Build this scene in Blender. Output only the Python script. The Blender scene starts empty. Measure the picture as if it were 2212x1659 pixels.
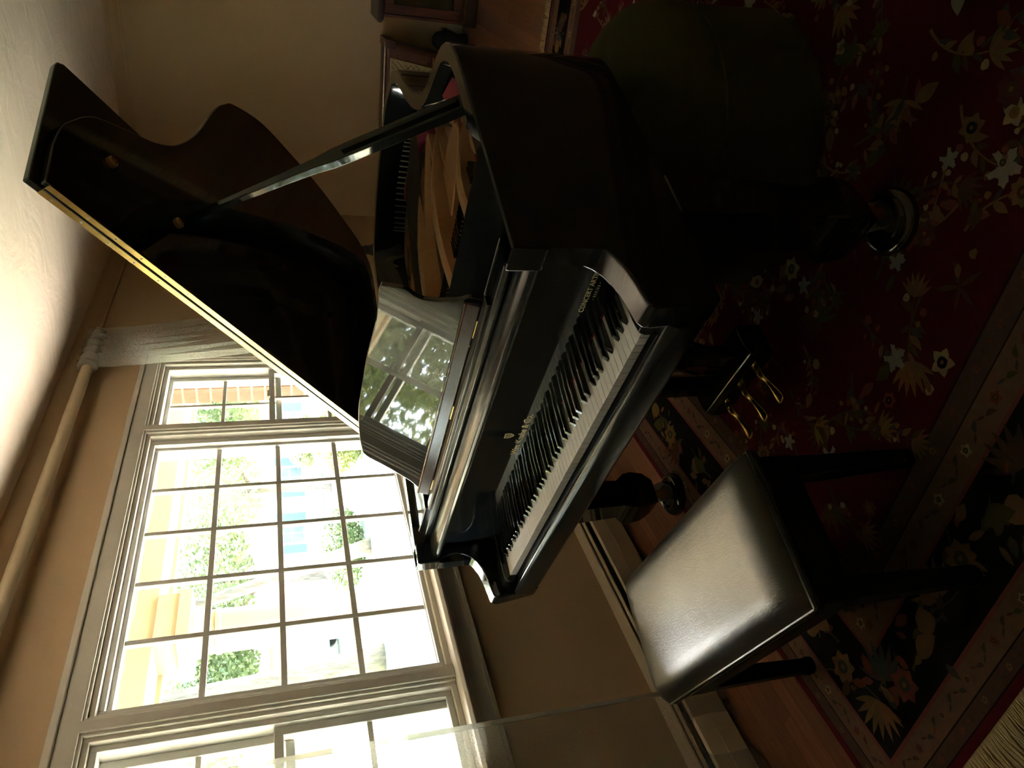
import bpy, bmesh, math, random
from mathutils import Vector, Matrix
random.seed(7)
scene = bpy.context.scene
COL = scene.collection
PI = math.pi

# ------------------------------------------------------------------ camera
F_PX, YAW, PITCH, ROLL = 1624.54, 0.573727, 0.299900, 0.035727
CAM = Vector((2.65120, -1.18685, 1.43428))
fw = Vector((-math.sin(YAW)*math.cos(PITCH), math.cos(YAW)*math.cos(PITCH), -math.sin(PITCH)))
rt = Vector((math.cos(YAW), math.sin(YAW), 0))
dn = fw.cross(rt)
r2 = rt*math.cos(ROLL) + dn*math.sin(ROLL)
d2 = -rt*math.sin(ROLL) + dn*math.cos(ROLL)
cd = bpy.data.cameras.new('camera'); cam = bpy.data.objects.new('camera', cd); COL.objects.link(cam)
cd.sensor_fit = 'HORIZONTAL'; cd.sensor_width = 36.0; cd.lens = F_PX/2212*36.0
cd.clip_start = 0.05; cd.clip_end = 400
m = Matrix((d2, r2, -fw)).transposed().to_4x4(); m.translation = CAM   # the photo is stored turned on its side
cam.matrix_world = m
scene.camera = cam

# ------------------------------------------------------------------ world, sun, exposure
SUN_EL, SUN_AZ = math.radians(47), (-1.0, 0.30)
w = bpy.data.worlds.new('world'); scene.world = w; w.use_nodes = True
nt = w.node_tree; nt.nodes.clear()
sky = nt.nodes.new('ShaderNodeTexSky'); sky.sky_type = 'NISHITA'; sky.sun_disc = False
sky.sun_elevation = SUN_EL; sky.sun_rotation = math.atan2(SUN_AZ[0], SUN_AZ[1]); sky.air_density = 1.2; sky.dust_density = 2.0
bg = nt.nodes.new('ShaderNodeBackground'); bg.inputs[1].default_value = 0.31
wo = nt.nodes.new('ShaderNodeOutputWorld')
nt.links.new(sky.outputs[0], bg.inputs[0]); nt.links.new(bg.outputs[0], wo.inputs[0])
sl = bpy.data.lights.new('sun_offscreen', 'SUN'); sl.energy = 10.0; sl.angle = 0.01; sl.color = (1.0, 0.985, 0.97)
so = bpy.data.objects.new('sun_offscreen', sl); COL.objects.link(so)
sd = Vector((SUN_AZ[0], SUN_AZ[1], 0)).normalized()*math.cos(SUN_EL) + Vector((0, 0, math.sin(SUN_EL)))
so.rotation_euler = sd.to_track_quat('Z', 'Y').to_euler()
so.location = (0, -20, 20)
scene.view_settings.view_transform = 'Standard'; scene.view_settings.look = 'None'
scene.view_settings.exposure = 4.3; scene.view_settings.gamma = 1.0
scene.view_settings.use_curve_mapping = False
scene.cycles.max_bounces = 12; scene.cycles.diffuse_bounces = 9; scene.cycles.glossy_bounces = 4
scene.cycles.use_adaptive_sampling = True; scene.cycles.adaptive_threshold = 0.02
scene.cycles.transparent_max_bounces = 24; scene.cycles.use_denoising = True
scene.cycles.sample_clamp_indirect = 6.0; scene.cycles.caustics_reflective = False; scene.cycles.caustics_refractive = False

# ------------------------------------------------------------------ materials
MATS = {}
def srgb(r, g, b):
    f = lambda c: (c/255/12.92) if c <= 10 else ((c/255+0.055)/1.055)**2.4
    return (f(r), f(g), f(b))
def mat(name, col, rough=0.5, metal=0.0, spec=0.5, coat=0.0, noise=None, bump=None, sheen=0.0, stretch=(1, 1, 1), coat_rough=0.03):
    """noise=(scale, second colour, contrast position), bump=(scale, strength, distance)"""
    mt = bpy.data.materials.new(name); mt.use_nodes = True
    n = mt.node_tree; b = n.nodes['Principled BSDF']
    b.inputs['Base Color'].default_value = (*col, 1); b.inputs['Roughness'].default_value = rough
    b.inputs['Metallic'].default_value = metal; b.inputs['Specular IOR Level'].default_value = spec
    b.inputs['Coat Weight'].default_value = coat; b.inputs['Coat Roughness'].default_value = coat_rough
    b.inputs['Sheen Weight'].default_value = sheen
    if noise or bump:
        tc = n.nodes.new('ShaderNodeTexCoord'); mp = n.nodes.new('ShaderNodeMapping')
        mp.inputs['Scale'].default_value = stretch
        n.links.new(tc.outputs['Object'], mp.inputs[0])
    if noise:
        t = n.nodes.new('ShaderNodeTexNoise'); t.inputs['Scale'].default_value = noise[0]; t.inputs['Detail'].default_value = 5
        r = n.nodes.new('ShaderNodeValToRGB')
        p = noise[2] if len(noise) > 2 else 0.5
        r.color_ramp.elements[0].position = p-0.18; r.color_ramp.elements[1].position = p+0.18
        r.color_ramp.elements[0].color = (*col, 1); r.color_ramp.elements[1].color = (*noise[1], 1)
        n.links.new(mp.outputs[0], t.inputs['Vector']); n.links.new(t.outputs[0], r.inputs[0]); n.links.new(r.outputs[0], b.inputs['Base Color'])
    if bump:
        t = n.nodes.new('ShaderNodeTexNoise'); t.inputs['Scale'].default_value = bump[0]; t.inputs['Detail'].default_value = 4
        bp = n.nodes.new('ShaderNodeBump'); bp.inputs['Strength'].default_value = bump[1]; bp.inputs['Distance'].default_value = bump[2]
        n.links.new(mp.outputs[0], t.inputs['Vector']); n.links.new(t.outputs[0], bp.inputs['Height']); n.links.new(bp.outputs[0], b.inputs['Normal'])
    MATS[name] = mt
    return mt
LACQ = mat('black_lacquer', (0.0095, 0.0105, 0.010), 0.06, coat=0.25, noise=(30, (0.0115, 0.0125, 0.012)))
LACQ2 = mat('rubbed_lacquer', (0.012, 0.0135, 0.013), 0.17, noise=(30, (0.0145, 0.016, 0.0155)))
DESKM = mat('mirror_polished_lacquer', (0.010, 0.011, 0.011), 0.03, spec=1.0, coat=1.0, coat_rough=0.0, noise=(30, (0.012, 0.013, 0.013)))
SATIN = mat('black_satin_wood', (0.0055, 0.0055, 0.0053), 0.36, spec=0.3, noise=(40, (0.007, 0.007, 0.0068)))
LEATHER = mat('bench_leather', (0.020, 0.0195, 0.0195), 0.34, spec=1.0, coat=1.0, coat_rough=0.30, bump=(90, 0.25, 0.004), stretch=(1, 4, 1))
GOLD = mat('bronze_plate_paint', (0.52, 0.27, 0.13), 0.34, metal=0.5, noise=(60, (0.57, 0.31, 0.15)))
BRASS = mat('brass', (0.72, 0.52, 0.20), 0.22, metal=1.0, noise=(25, (0.66, 0.46, 0.17)))
COPPERY = mat('aged_brass', (0.55, 0.32, 0.17), 0.35, metal=1.0, noise=(40, (0.45, 0.25, 0.12)))
STEEL = mat('string_steel', (0.30, 0.27, 0.21), 0.4, metal=0.45, noise=(200, (0.22, 0.19, 0.14)))
NICKEL = mat('caster_steel', (0.42, 0.38, 0.36), 0.28, metal=1.0, noise=(60, (0.3, 0.27, 0.25)))
IVORY = mat('white_key', (0.64, 0.62, 0.57), 0.25, noise=(8, (0.68, 0.66, 0.61)))
EBONY = mat('black_key', (0.008, 0.008, 0.009), 0.10, spec=1.0, coat=0.8, noise=(80, (0.011, 0.011, 0.012)))
KEYWOOD = mat('key_wood', (0.42, 0.33, 0.19), 0.6, noise=(30, (0.36, 0.27, 0.15)))
REDFELT = mat('red_felt', (0.24, 0.010, 0.022), 0.95, noise=(120, (0.19, 0.008, 0.017)))
MAROON = mat('reddish_lacquer', (0.055, 0.018, 0.016), 0.12, coat=0.6, noise=(20, (0.075, 0.024, 0.02), 0.5), stretch=(1, 8, 8))
GREYBROWN = mat('frosted_strip', (0.045, 0.028, 0.028), 0.14, noise=(90, (0.065, 0.045, 0.043)), stretch=(1, 1, 12))
SOUNDB = mat('soundboard_spruce', (0.42, 0.24, 0.085), 0.32, noise=(6, (0.34, 0.18, 0.06)), stretch=(1, 14, 1), coat=0.3)
GILT = mat('gilt_lettering', (0.75, 0.62, 0.36), 0.35, metal=0.8, noise=(50, (0.68, 0.54, 0.30)))
WALL = mat('tan_wall_paint', srgb(192, 166, 132), 0.75, noise=(2.0, srgb(187, 161, 128)), bump=(140, 0.06, 0.002))
WALLA = WALL
TRIM = mat('cream_trim_paint', srgb(206, 200, 190), 0.38, noise=(5, srgb(200, 194, 184)))
VINYL = mat('window_vinyl', srgb(204, 202, 196), 0.4, noise=(9, srgb(198, 196, 190)))
HEATER = mat('heater_enamel', srgb(188, 172, 146), 0.45, noise=(4, srgb(182, 166, 140)))
DARKGAP = mat('heater_fins', (0.02, 0.02, 0.02), 0.7, noise=(60, (0.03, 0.028, 0.026)))
OTTO = mat('olive_fabric', (0.075, 0.066, 0.027), 0.98, spec=0.1, noise=(260, (0.060, 0.053, 0.021)), bump=(500, 0.35, 0.002))
MAHOG = mat('mahogany', (0.11, 0.032, 0.014), 0.33, coat=0.25, noise=(5, (0.060, 0.017, 0.008)), stretch=(9, 9, 1))
WALNUT = mat('dark_wood', (0.045, 0.016, 0.008), 0.35, coat=0.2, noise=(6, (0.030, 0.011, 0.006)), stretch=(1, 9, 9))
WIRE = mat('brass_wire_mesh', (0.22, 0.17, 0.08), 0.5, metal=0.8, noise=(30, (0.16, 0.12, 0.05)))
LEATH2 = mat('brown_leather', (0.115, 0.040, 0.022), 0.45, noise=(18, (0.080, 0.026, 0.014)), bump=(120, 0.3, 0.003))
QUILT = mat('cream_quilted_cloth', (0.42, 0.33, 0.18), 0.8, noise=(40, (0.34, 0.26, 0.13)))
IRON = mat('dark_iron', (0.012, 0.012, 0.012), 0.75, noise=(40, (0.020, 0.019, 0.018)), bump=(60, 0.5, 0.01))
BRONZE = mat('dark_bronze', (0.035, 0.032, 0.027), 0.42, metal=0.5, noise=(30, (0.05, 0.046, 0.038)))
CUPM = mat('caster_cup_wood', (0.012, 0.010, 0.008), 0.16, coat=0.5, noise=(20, (0.018, 0.014, 0.010)))
FRINGE = mat('cream_cotton', (0.52, 0.42, 0.24), 0.9, noise=(150, (0.44, 0.35, 0.19)))
RODM = mat('painted_pole', srgb(196, 178, 146), 0.45, noise=(6, srgb(190, 172, 140)))
STONE = mat('porch_paint', srgb(150, 136, 112), 0.6, noise=(3, srgb(142, 128, 104)))
WHITEP = mat('white_exterior_paint', srgb(236, 232, 220), 0.5, noise=(3, srgb(230, 226, 214)))
BRICK = mat('red_brick', srgb(150, 92, 76), 0.85, noise=(9, srgb(130, 78, 64)), bump=(40, 0.4, 0.01))
MORTAR = mat('mortar', srgb(206, 184, 150), 0.9, noise=(20, srgb(196, 174, 140)))
BARK = mat('tree_bark', srgb(118, 104, 86), 0.9, noise=(5, srgb(84, 72, 60)), bump=(9, 0.9, 0.05), stretch=(3, 3, 0.6))
LAWN = mat('lawn', srgb(92, 116, 66), 0.9, noise=(0.6, srgb(146, 150, 122)), bump=(30, 0.6, 0.05))
ROAD = mat('pale_road', srgb(214, 206, 194), 0.85, noise=(2, srgb(204, 196, 184)))
SIDING = mat('house_siding', srgb(232, 224, 208), 0.7, noise=(1.2, srgb(226, 218, 200)), stretch=(1, 1, 14))
SIDING2 = mat('house_siding_tan', srgb(216, 178, 132), 0.7, noise=(1.2, srgb(206, 168, 122)), stretch=(1, 1, 14))
SHINGLE = mat('roof_shingle', srgb(128, 118, 112), 0.9, noise=(4, srgb(104, 96, 92)), stretch=(1, 1, 5))
DARKGL = mat('far_window_glass', srgb(70, 84, 92), 0.12, noise=(2, srgb(88, 104, 112)))
TEAL = mat('teal_shutter', srgb(70, 128, 128), 0.5, noise=(5, srgb(64, 120, 120)))
CARP = mat('car_paint', srgb(120, 138, 170), 0.2, coat=0.5, noise=(2, srgb(124, 142, 174)))
TYRE = mat('tyre_rubber', (0.02, 0.02, 0.02), 0.8, noise=(20, (0.03, 0.03, 0.03)))

def leafmat(name, c1, c2):
    mt = mat(name, c1, 0.6, noise=(1.2, c2))
    b = mt.node_tree.nodes['Principled BSDF']
    tr = mt.node_tree.nodes.new('ShaderNodeBsdfTranslucent'); mx = mt.node_tree.nodes.new('ShaderNodeMixShader')
    src = b.inputs['Base Color'].links[0].from_socket
    mt.node_tree.links.new(src, tr.inputs[0]); mx.inputs[0].default_value = 0.45
    out = mt.node_tree.nodes['Material Output']
    mt.node_tree.links.new(b.outputs[0], mx.inputs[1]); mt.node_tree.links.new(tr.outputs[0], mx.inputs[2]); mt.node_tree.links.new(mx.outputs[0], out.inputs[0])
    return mt
LEAF1 = leafmat('leaf_green', srgb(92, 106, 64), srgb(132, 142, 96))
LEAF2 = leafmat('leaf_yellow_green', srgb(124, 122, 70), srgb(98, 102, 60))
LEAF3 = leafmat('leaf_deep_green', srgb(72, 86, 52), srgb(100, 110, 70))

def glassmat():
    mt = bpy.data.materials.new('window_glass'); mt.use_nodes = True; n = mt.node_tree; n.nodes.clear()
    o = n.nodes.new('ShaderNodeOutputMaterial'); mx = n.nodes.new('ShaderNodeMixShader'); t = n.nodes.new('ShaderNodeBsdfTransparent'); g = n.nodes.new('ShaderNodeBsdfGlossy')
    lw = n.nodes.new('ShaderNodeLayerWeight'); lw.inputs[0].default_value = 0.5; g.inputs['Roughness'].default_value = 0.0
    pw_ = n.nodes.new('ShaderNodeMath'); pw_.operation = 'POWER'; pw_.inputs[1].default_value = 4.0; fr = n.nodes.new('ShaderNodeMath'); fr.operation = 'MULTIPLY_ADD'; fr.inputs[1].default_value = 0.8; fr.inputs[2].default_value = 0.025
    n.links.new(lw.outputs['Facing'], pw_.inputs[0]); n.links.new(pw_.outputs[0], fr.inputs[0])
    t.inputs[0].default_value = (0.97, 0.985, 0.97, 1)
    n.links.new(fr.outputs[0], mx.inputs[0]); n.links.new(t.outputs[0], mx.inputs[1]); n.links.new(g.outputs[0], mx.inputs[2]); n.links.new(mx.outputs[0], o.inputs[0])
    return mt
GLASS = glassmat()
def sheermat(name='sheer_voile', lo_=0.28, hi_=0.46):
    mt = bpy.data.materials.new(name); mt.use_nodes = True; n = mt.node_tree; n.nodes.clear()
    o = n.nodes.new('ShaderNodeOutputMaterial'); mx = n.nodes.new('ShaderNodeMixShader'); mx2 = n.nodes.new('ShaderNodeMixShader')
    t = n.nodes.new('ShaderNodeBsdfTransparent'); tl = n.nodes.new('ShaderNodeBsdfTranslucent'); d = n.nodes.new('ShaderNodeBsdfDiffuse')
    c = (*srgb(196, 194, 184), 1)
    tl.inputs[0].default_value = c; d.inputs[0].default_value = c
    tc = n.nodes.new('ShaderNodeTexCoord'); wv = n.nodes.new('ShaderNodeTexNoise'); wv.inputs['Scale'].default_value = 420
    mr = n.nodes.new('ShaderNodeMapRange'); mr.inputs[3].default_value = lo_; mr.inputs[4].default_value = hi_
    n.links.new(tc.outputs['Object'], wv.inputs['Vector']); n.links.new(wv.outputs[0], mr.inputs[0])
    mx2.inputs[0].default_value = 0.5
    n.links.new(d.outputs[0], mx2.inputs[1]); n.links.new(tl.outputs[0], mx2.inputs[2])
    n.links.new(mr.outputs[0], mx.inputs[0]); n.links.new(t.outputs[0], mx.inputs[1]); n.links.new(mx2.outputs[0], mx.inputs[2]); n.links.new(mx.outputs[0], o.inputs[0])
    return mt
SHEER = sheermat(); HEMM = sheermat('folded_voile_hem', 0.62, 0.80)
def ceilmat():
    mt = mat('ceiling_plaster', srgb(238, 224, 208), 0.85, noise=(1.1, srgb(228, 214, 198)))
    n = mt.node_tree; b = n.nodes['Principled BSDF']
    tc = n.nodes.new('ShaderNodeTexCoord'); t = n.nodes.new('ShaderNodeTexNoise'); t.inputs['Scale'].default_value = 3.2; t.inputs['Detail'].default_value = 3; t.inputs['Distortion'].default_value = 2.2
    bp = n.nodes.new('ShaderNodeBump'); bp.inputs['Strength'].default_value = 0.35; bp.inputs['Distance'].default_value = 0.04
    n.links.new(tc.outputs['Object'], t.inputs['Vector']); n.links.new(t.outputs[0], bp.inputs['Height']); n.links.new(bp.outputs[0], b.inputs['Normal'])
    return mt
CEIL = ceilmat()
def plankmat(name, c1, c2):
    mt = mat(name, c1, 0.32, coat=0.2, noise=(7, c2), stretch=(14, 1, 14))
    n = mt.node_tree; b = n.nodes['Principled BSDF']
    oi = n.nodes.new('ShaderNodeObjectInfo'); hs = n.nodes.new('ShaderNodeHueSaturation')
    mr = n.nodes.new('ShaderNodeMapRange'); mr.inputs[3].default_value = 0.78; mr.inputs[4].default_value = 1.18
    src = b.inputs['Base Color'].links[0].from_socket
    n.links.new(oi.outputs['Random'], mr.inputs[0]); n.links.new(mr.outputs[0], hs.inputs['Value']); n.links.new(src, hs.inputs['Color']); n.links.new(hs.outputs[0], b.inputs['Base Color'])
    return mt
OAK = plankmat('oak_floor', srgb(126, 82, 54), srgb(104, 64, 40))
def rugmat():
    mt = bpy.data.materials.new('rug_wool'); mt.use_nodes = True; n = mt.node_tree; b = n.nodes['Principled BSDF']
    at = n.nodes.new('ShaderNodeAttribute'); at.attribute_name = 'Col'
    tc = n.nodes.new('ShaderNodeTexCoord'); t = n.nodes.new('ShaderNodeTexNoise'); t.inputs['Scale'].default_value = 55; t.inputs['Detail'].default_value = 4
    mr = n.nodes.new('ShaderNodeMapRange'); mr.inputs[3].default_value = 0.66; mr.inputs[4].default_value = 1.10
    mx = n.nodes.new('ShaderNodeMix'); mx.data_type = 'RGBA'; mx.blend_type = 'MULTIPLY'; mx.inputs[0].default_value = 1.0
    n.links.new(tc.outputs['Object'], t.inputs['Vector']); n.links.new(t.outputs[0], mr.inputs[0])
    n.links.new(at.outputs['Color'], mx.inputs[6]); n.links.new(mr.outputs[0], mx.inputs[7]); n.links.new(mx.outputs[2], b.inputs['Base Color'])
    b.inputs['Roughness'].default_value = 1.0; b.inputs['Specular IOR Level'].default_value = 0.03
    t2 = n.nodes.new('ShaderNodeTexNoise'); t2.inputs['Scale'].default_value = 700; bp = n.nodes.new('ShaderNodeBump'); bp.inputs['Strength'].default_value = 0.4; bp.inputs['Distance'].default_value = 0.002
    n.links.new(tc.outputs['Object'], t2.inputs['Vector']); n.links.new(t2.outputs[0], bp.inputs['Height']); n.links.new(bp.outputs[0], b.inputs['Normal'])
    return mt
RUG = rugmat()

# ------------------------------------------------------------------ mesh helpers
class MB:
    def __init__(s): s.v = []; s.f = []
    def add(s, vs, fs):
        o = len(s.v); s.v += [tuple(v) for v in vs]; s.f += [tuple(i+o for i in f) for f in fs]; return s
    def box(s, a, b):
        x0, y0, z0 = a; x1, y1, z1 = b
        return s.add([(x0,y0,z0),(x1,y0,z0),(x1,y1,z0),(x0,y1,z0),(x0,y0,z1),(x1,y0,z1),(x1,y1,z1),(x0,y1,z1)],
                     [(3,2,1,0),(4,5,6,7),(0,1,5,4),(1,2,6,5),(2,3,7,6),(3,0,4,7)])
    def hexa(s, b4, t4):
        return s.add(list(b4)+list(t4), [(3,2,1,0),(4,5,6,7),(0,1,5,4),(1,2,6,5),(2,3,7,6),(3,0,4,7)])
    def prism(s, pts, axis, a, b):
        """closed 2D profile extruded along axis ('x': (y,z), 'y': (x,z), 'z': (x,y))"""
        n = len(pts)
        def mk(p, h): return (h, p[0], p[1]) if axis == 'x' else (p[0], h, p[1]) if axis == 'y' else (p[0], p[1], h)
        vs = [mk(p, a) for p in pts] + [mk(p, b) for p in pts]
        return s.add(vs, [tuple(range(n-1, -1, -1)), tuple(range(n, 2*n))] + [(i, (i+1) % n, n+(i+1) % n, n+i) for i in range(n)])
    def lathe(s, prof, c=(0, 0, 0), seg=24):
        o = []; n = len(prof)
        for k in range(seg):
            a = 2*PI*k/seg
            o += [(c[0]+r*math.cos(a), c[1]+r*math.sin(a), c[2]+z) for r, z in prof]
        fs = [(k*n+i, ((k+1) % seg)*n+i, ((k+1) % seg)*n+i+1, k*n+i+1) for k in range(seg) for i in range(n-1)]
        fs.append(tuple(k*n for k in range(seg-1, -1, -1))); fs.append(tuple(k*n+n-1 for k in range(seg)))
        return s.add(o, fs)
    def tube(s, pts, r, seg=8, r_end=None):
        pts = [Vector(p) for p in pts]; n = len(pts); o = []
        for i, p in enumerate(pts):
            t = (pts[min(i+1, n-1)]-pts[max(i-1, 0)]).normalized()
            u = t.orthogonal().normalized() if i == 0 else (u - t*u.dot(t)).normalized()
            vv = t.cross(u); rr = r if r_end is None else r+(r_end-r)*i/(n-1)
            o += [p+(u*math.cos(2*PI*k/seg)+vv*math.sin(2*PI*k/seg))*rr for k in range(seg)]
        fs = [(i*seg+k, i*seg+(k+1) % seg, (i+1)*seg+(k+1) % seg, (i+1)*seg+k) for i in range(n-1) for k in range(seg)]
        fs += [tuple(range(seg-1, -1, -1)), tuple(range((n-1)*seg, n*seg))]
        return s.add(o, fs)
    def sweep(s, prof, path, closed=False):
        """2D profile (outward, up) swept along an xy path, z constant"""
        n = len(path); k = len(prof); o = []
        for i, p in enumerate(path):
            a = Vector(path[(i-1) % n] if closed or i > 0 else path[i]); b = Vector(path[(i+1) % n] if closed or i < n-1 else path[i])
            t = (b-a).normalized(); nr = Vector((t.y, -t.x))
            o += [(p[0]+nr.x*q[0], p[1]+nr.y*q[0], q[1]) for q in prof]
        fs = []
        for i in range(n if closed else n-1):
            j = (i+1) % n
            fs += [(i*k+c, j*k+c, j*k+(c+1) % k, i*k+(c+1) % k) for c in range(k)]
        if not closed: fs += [tuple(range(k-1, -1, -1)), tuple((n-1)*k+c for c in range(k))]
        return s.add(o, fs)
    def xf(s, M):
        s.v = [tuple(M @ Vector(v)) for v in s.v]; return s
    def mesh(s, name):
        me = bpy.data.meshes.new(name); me.from_pydata(s.v, [], s.f); me.validate(); 
        bm = bmesh.new(); bm.from_mesh(me); bmesh.ops.recalc_face_normals(bm, faces=bm.faces); bm.to_mesh(me); bm.free()
        return me

def obj(name, mb, m, parent=None, bev=0, smooth=False, seg=2, loc=None, rot=None, sub=0, kind=None):
    me = mb.mesh(name) if isinstance(mb, MB) else mb
    if m is not None and not me.materials: me.materials.append(m)
    o = bpy.data.objects.new(name, me); COL.objects.link(o)
    if parent: o.parent = parent
    if loc: o.location = loc
    if rot: o.rotation_euler = rot
    if smooth or bev: me.polygons.foreach_set('use_smooth', [True]*len(me.polygons))
    if bev:
        b = o.modifiers.new('bevel', 'BEVEL'); b.width = bev; b.segments = seg; b.limit_method = 'ANGLE'; b.angle_limit = math.radians(35); b.harden_normals = True
    elif smooth == 'auto':
        e = o.modifiers.new('split', 'EDGE_SPLIT'); e.split_angle = math.radians(38)
    if sub:
        ss = o.modifiers.new('sub', 'SUBSURF'); ss.levels = sub; ss.render_levels = sub
    if kind: o['kind'] = kind
    return o
def empty(name, loc=(0, 0, 0), rz=0):
    o = bpy.data.objects.new(name, None); COL.objects.link(o); o.location = loc; o.rotation_euler = (0, 0, rz); o.empty_display_size = 0.05
    return o
def tag(o, label, cat, group=None, kind=None):
    o['label'] = label; o['category'] = cat
    if group: o['group'] = group
    if kind: o['kind'] = kind
    return o
def struct(name, mb, m, **k):
    o = obj(name, mb, m, **k); o['kind'] = 'structure'; return o
def catmull(pts, n=6, closed=False):
    out = []; N = len(pts)
    for i in range(N if closed else N-1):
        p0 = pts[(i-1) % N] if closed or i > 0 else pts[i]; p1 = pts[i]; p2 = pts[(i+1) % N]; p3 = pts[(i+2) % N] if closed or i < N-2 else pts[i+1]
        for k in range(n):
            t = k/n
            out.append(tuple(0.5*((2*b)+(-a+c)*t+(2*a-5*b+4*c-d)*t*t+(-a+3*b-3*c+d)*t**3) for a, b, c, d in zip(p0, p1, p2, p3)))
    if not closed: out.append(tuple(pts[-1]))
    return out

# ------------------------------------------------------------------ the room
XW, YB, XR, YF, ZC = 0.40, 4.99, 5.6, -3.5, 2.465
# window geometry on the left wall (glass plane GX): picture unit and two double-hung flankers
GX = 0.33
CY0, CY1, CZ0, CZ1 = 0.530, 1.905, 0.922, 1.982       # glass of the centre unit
SY0, SY1 = 2.090, 2.562                               # glass of the right flanker
LY0, LY1 = 2*1.2175-SY1, 2*1.2175-SY0                 # mirrored left flanker
OY0, OY1, OZ0, OZ1 = LY0-0.065, SY1+0.065, 0.885, 2.035   # rough opening in the wall
def wall_with_hole(name, plane, hole):
    mb = MB(); (a0, a1), (z0, z1) = plane['rect']; h0, h1, g0, g1 = hole
    for r in ((a0, h0, z0, z1), (h1, a1, z0, z1), (h0, h1, z0, g0), (h0, h1, g1, z1)):
        if plane['axis'] == 'x': mb.box((plane['p'], r[0], r[2]), (plane['q'], r[1], r[3]))
        else: mb.box((r[0], plane['p'], r[2]), (r[1], plane['q'], r[3]))
    return struct(name, mb, WALL)
wall_with_hole('wall_left', dict(axis='x', p=XW-0.16, q=XW, rect=((YF-0.1, YB+0.1), (-0.02, ZC+0.02))), (OY0, OY1, OZ0, OZ1))
struct('wall_back', MB().box((XW-0.16, YB, -0.02), (XR+0.1, YB+0.1, ZC+0.02)), WALL)
struct('wall_right', MB().box((XR, YF-0.1, -0.02), (XR+0.12, YB+0.1, ZC+0.02)), WALL)
struct('wall_front', MB().box((XW-0.16, YF-0.14, -0.02), (XR+0.1, YF, ZC+0.02)), WALL)
struct('ceiling', MB().box((XW-0.16, YF-0.14, ZC), (XR+0.1, YB+0.1, ZC+0.12)), CEIL)

# crown moulding and baseboards
def crown(name, p0, p1, inward):
    prof = [(0, -0.085), (0.012, -0.085), (0.016, -0.072), (0.022, -0.066), (0.038, -0.052), (0.052, -0.032), (0.060, -0.016), (0.066, -0.012), (0.070, 0.0), (0, 0)]
    mb = MB(); a = Vector(p0); b = Vector(p1); inn = Vector(inward); n = len(prof)
    vs = [tuple((a+inn*q[0]).to_2d())+(ZC+q[1],) for q in prof]+[tuple((b+inn*q[0]).to_2d())+(ZC+q[1],) for q in prof]
    mb.add(vs, [tuple(range(n)), tuple(range(2*n-1, n-1, -1))]+[(i, n+i, n+(i+1) % n, (i+1) % n) for i in range(n)])
    struct(name, mb, WALL, smooth='auto')
crown('trim_1', (XW, YF, 0), (XW, YB, 0), (1, 0, 0))
crown('trim_2', (XW, YB, 0), (XR, YB, 0), (0, -1, 0))
def baseboard(name, a, b):
    struct(name, MB().box(a, b), TRIM, bev=0.006)
baseboard('baseboard_back', (XW, YB-0.016, 0), (XR, YB, 0.125))
baseboard('baseboard_left', (XW, 3.2, 0), (XW+0.016, YB-0.016, 0.125))

# oak strip floor: every plank in view is its own piece
floor = struct('floor', MB().box((XW-0.16, YF-0.14, -0.12), (XR+0.1, YB+0.1, -0.016)), OAK)
PWD = 0.0575
plank_meshes = []
for L in (0.9, 1.15, 1.4):
    plank_meshes.append((L, MB().box((0, 0, -0.016), (PWD-0.0009, L-0.0009, 0)).mesh('plank')))
for L, me in plank_meshes: me.materials.append(OAK)
rows = int((2.95-XW)/PWD)
for i in range(rows):
    x = XW+i*PWD; y = -0.95-random.random()*0.5
    x_mid = x < 0.95
    while y < YB:
        L, me = random.choice(plank_meshes)
        vis = (x < 0.95 and y < 2.2) or (y+L > 2.9)
        if not vis or y+L > YB+0.6: 
            y += L; continue
        o = bpy.data.objects.new('plank', me); COL.objects.link(o); o.parent = floor; o.location = (x, y, 0)
        if y+L > YB: o.scale = (1, (YB-y)/L, 1)
        y += L
rest = MB()
for i in range(int((XR-XW)/PWD)+1):
    x = XW+i*PWD
    if i < rows:
        rest.box((x, YF, -0.016), (x+PWD-0.0009, -1.45, -0.0004))
        if x >= 0.95: rest.box((x, -1.45, -0.016), (x+PWD-0.0009, 2.95, -0.0006))
        else: rest.box((x, -1.45, -0.016), (x+PWD-0.0009, YB, -0.0008))
    else: rest.box((x, YF, -0.016), (min(x+PWD-0.0009, XR), YB, 0))
ro = obj('plank', rest, OAK, floor); ro['kind'] = 'stuff'

# ------------------------------------------------------------------ the windows of the left wall
def frame_rect(mb, x0, x1, y0, y1, z0, z1, t, bottom=None):
    """a rectangular picture-frame of bar width t in the yz plane"""
    tb = t if bottom is None else bottom
    mb.box((x0, y0, z0), (x1, y0+t, z1)); mb.box((x0, y1-t, z0), (x1, y1, z1))
    mb.box((x0, y0+t, z1-t), (x1, y1-t, z1)); mb.box((x0, y0+t, z0), (x1, y1-t, z0+tb))
def casing_profile(mb, y0, y1, z0, z1):
    """stepped casing standing proud of the wall round the whole triple unit: head and two sides"""
    steps = [(0.000, 0.095, 0.016), (0.010, 0.070, 0.024), (0.070, 0.095, 0.034)]
    for a, b, d in steps:
        mb.box((XW, y0-b, z0), (XW+d, y0-a, z1+b)); mb.box((XW, y1+a, z0), (XW+d, y1+b, z1+b)); mb.box((XW, y0-a, z1+a), (XW+d, y1+a, z1+b))
w1 = empty('window_1', (XW, 1.2175, OZ0)); w1['kind'] = 'structure'
def wpart(win, name, mb, m, **k):
    mb.xf(Matrix.Translation(-Vector(win.location))); return obj(name, mb, m, win, **k)
mb = MB(); casing_profile(mb, OY0, OY1, OZ0-0.01, OZ1); wpart(w1, 'casing', mb, TRIM, bev=0.004)
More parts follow.
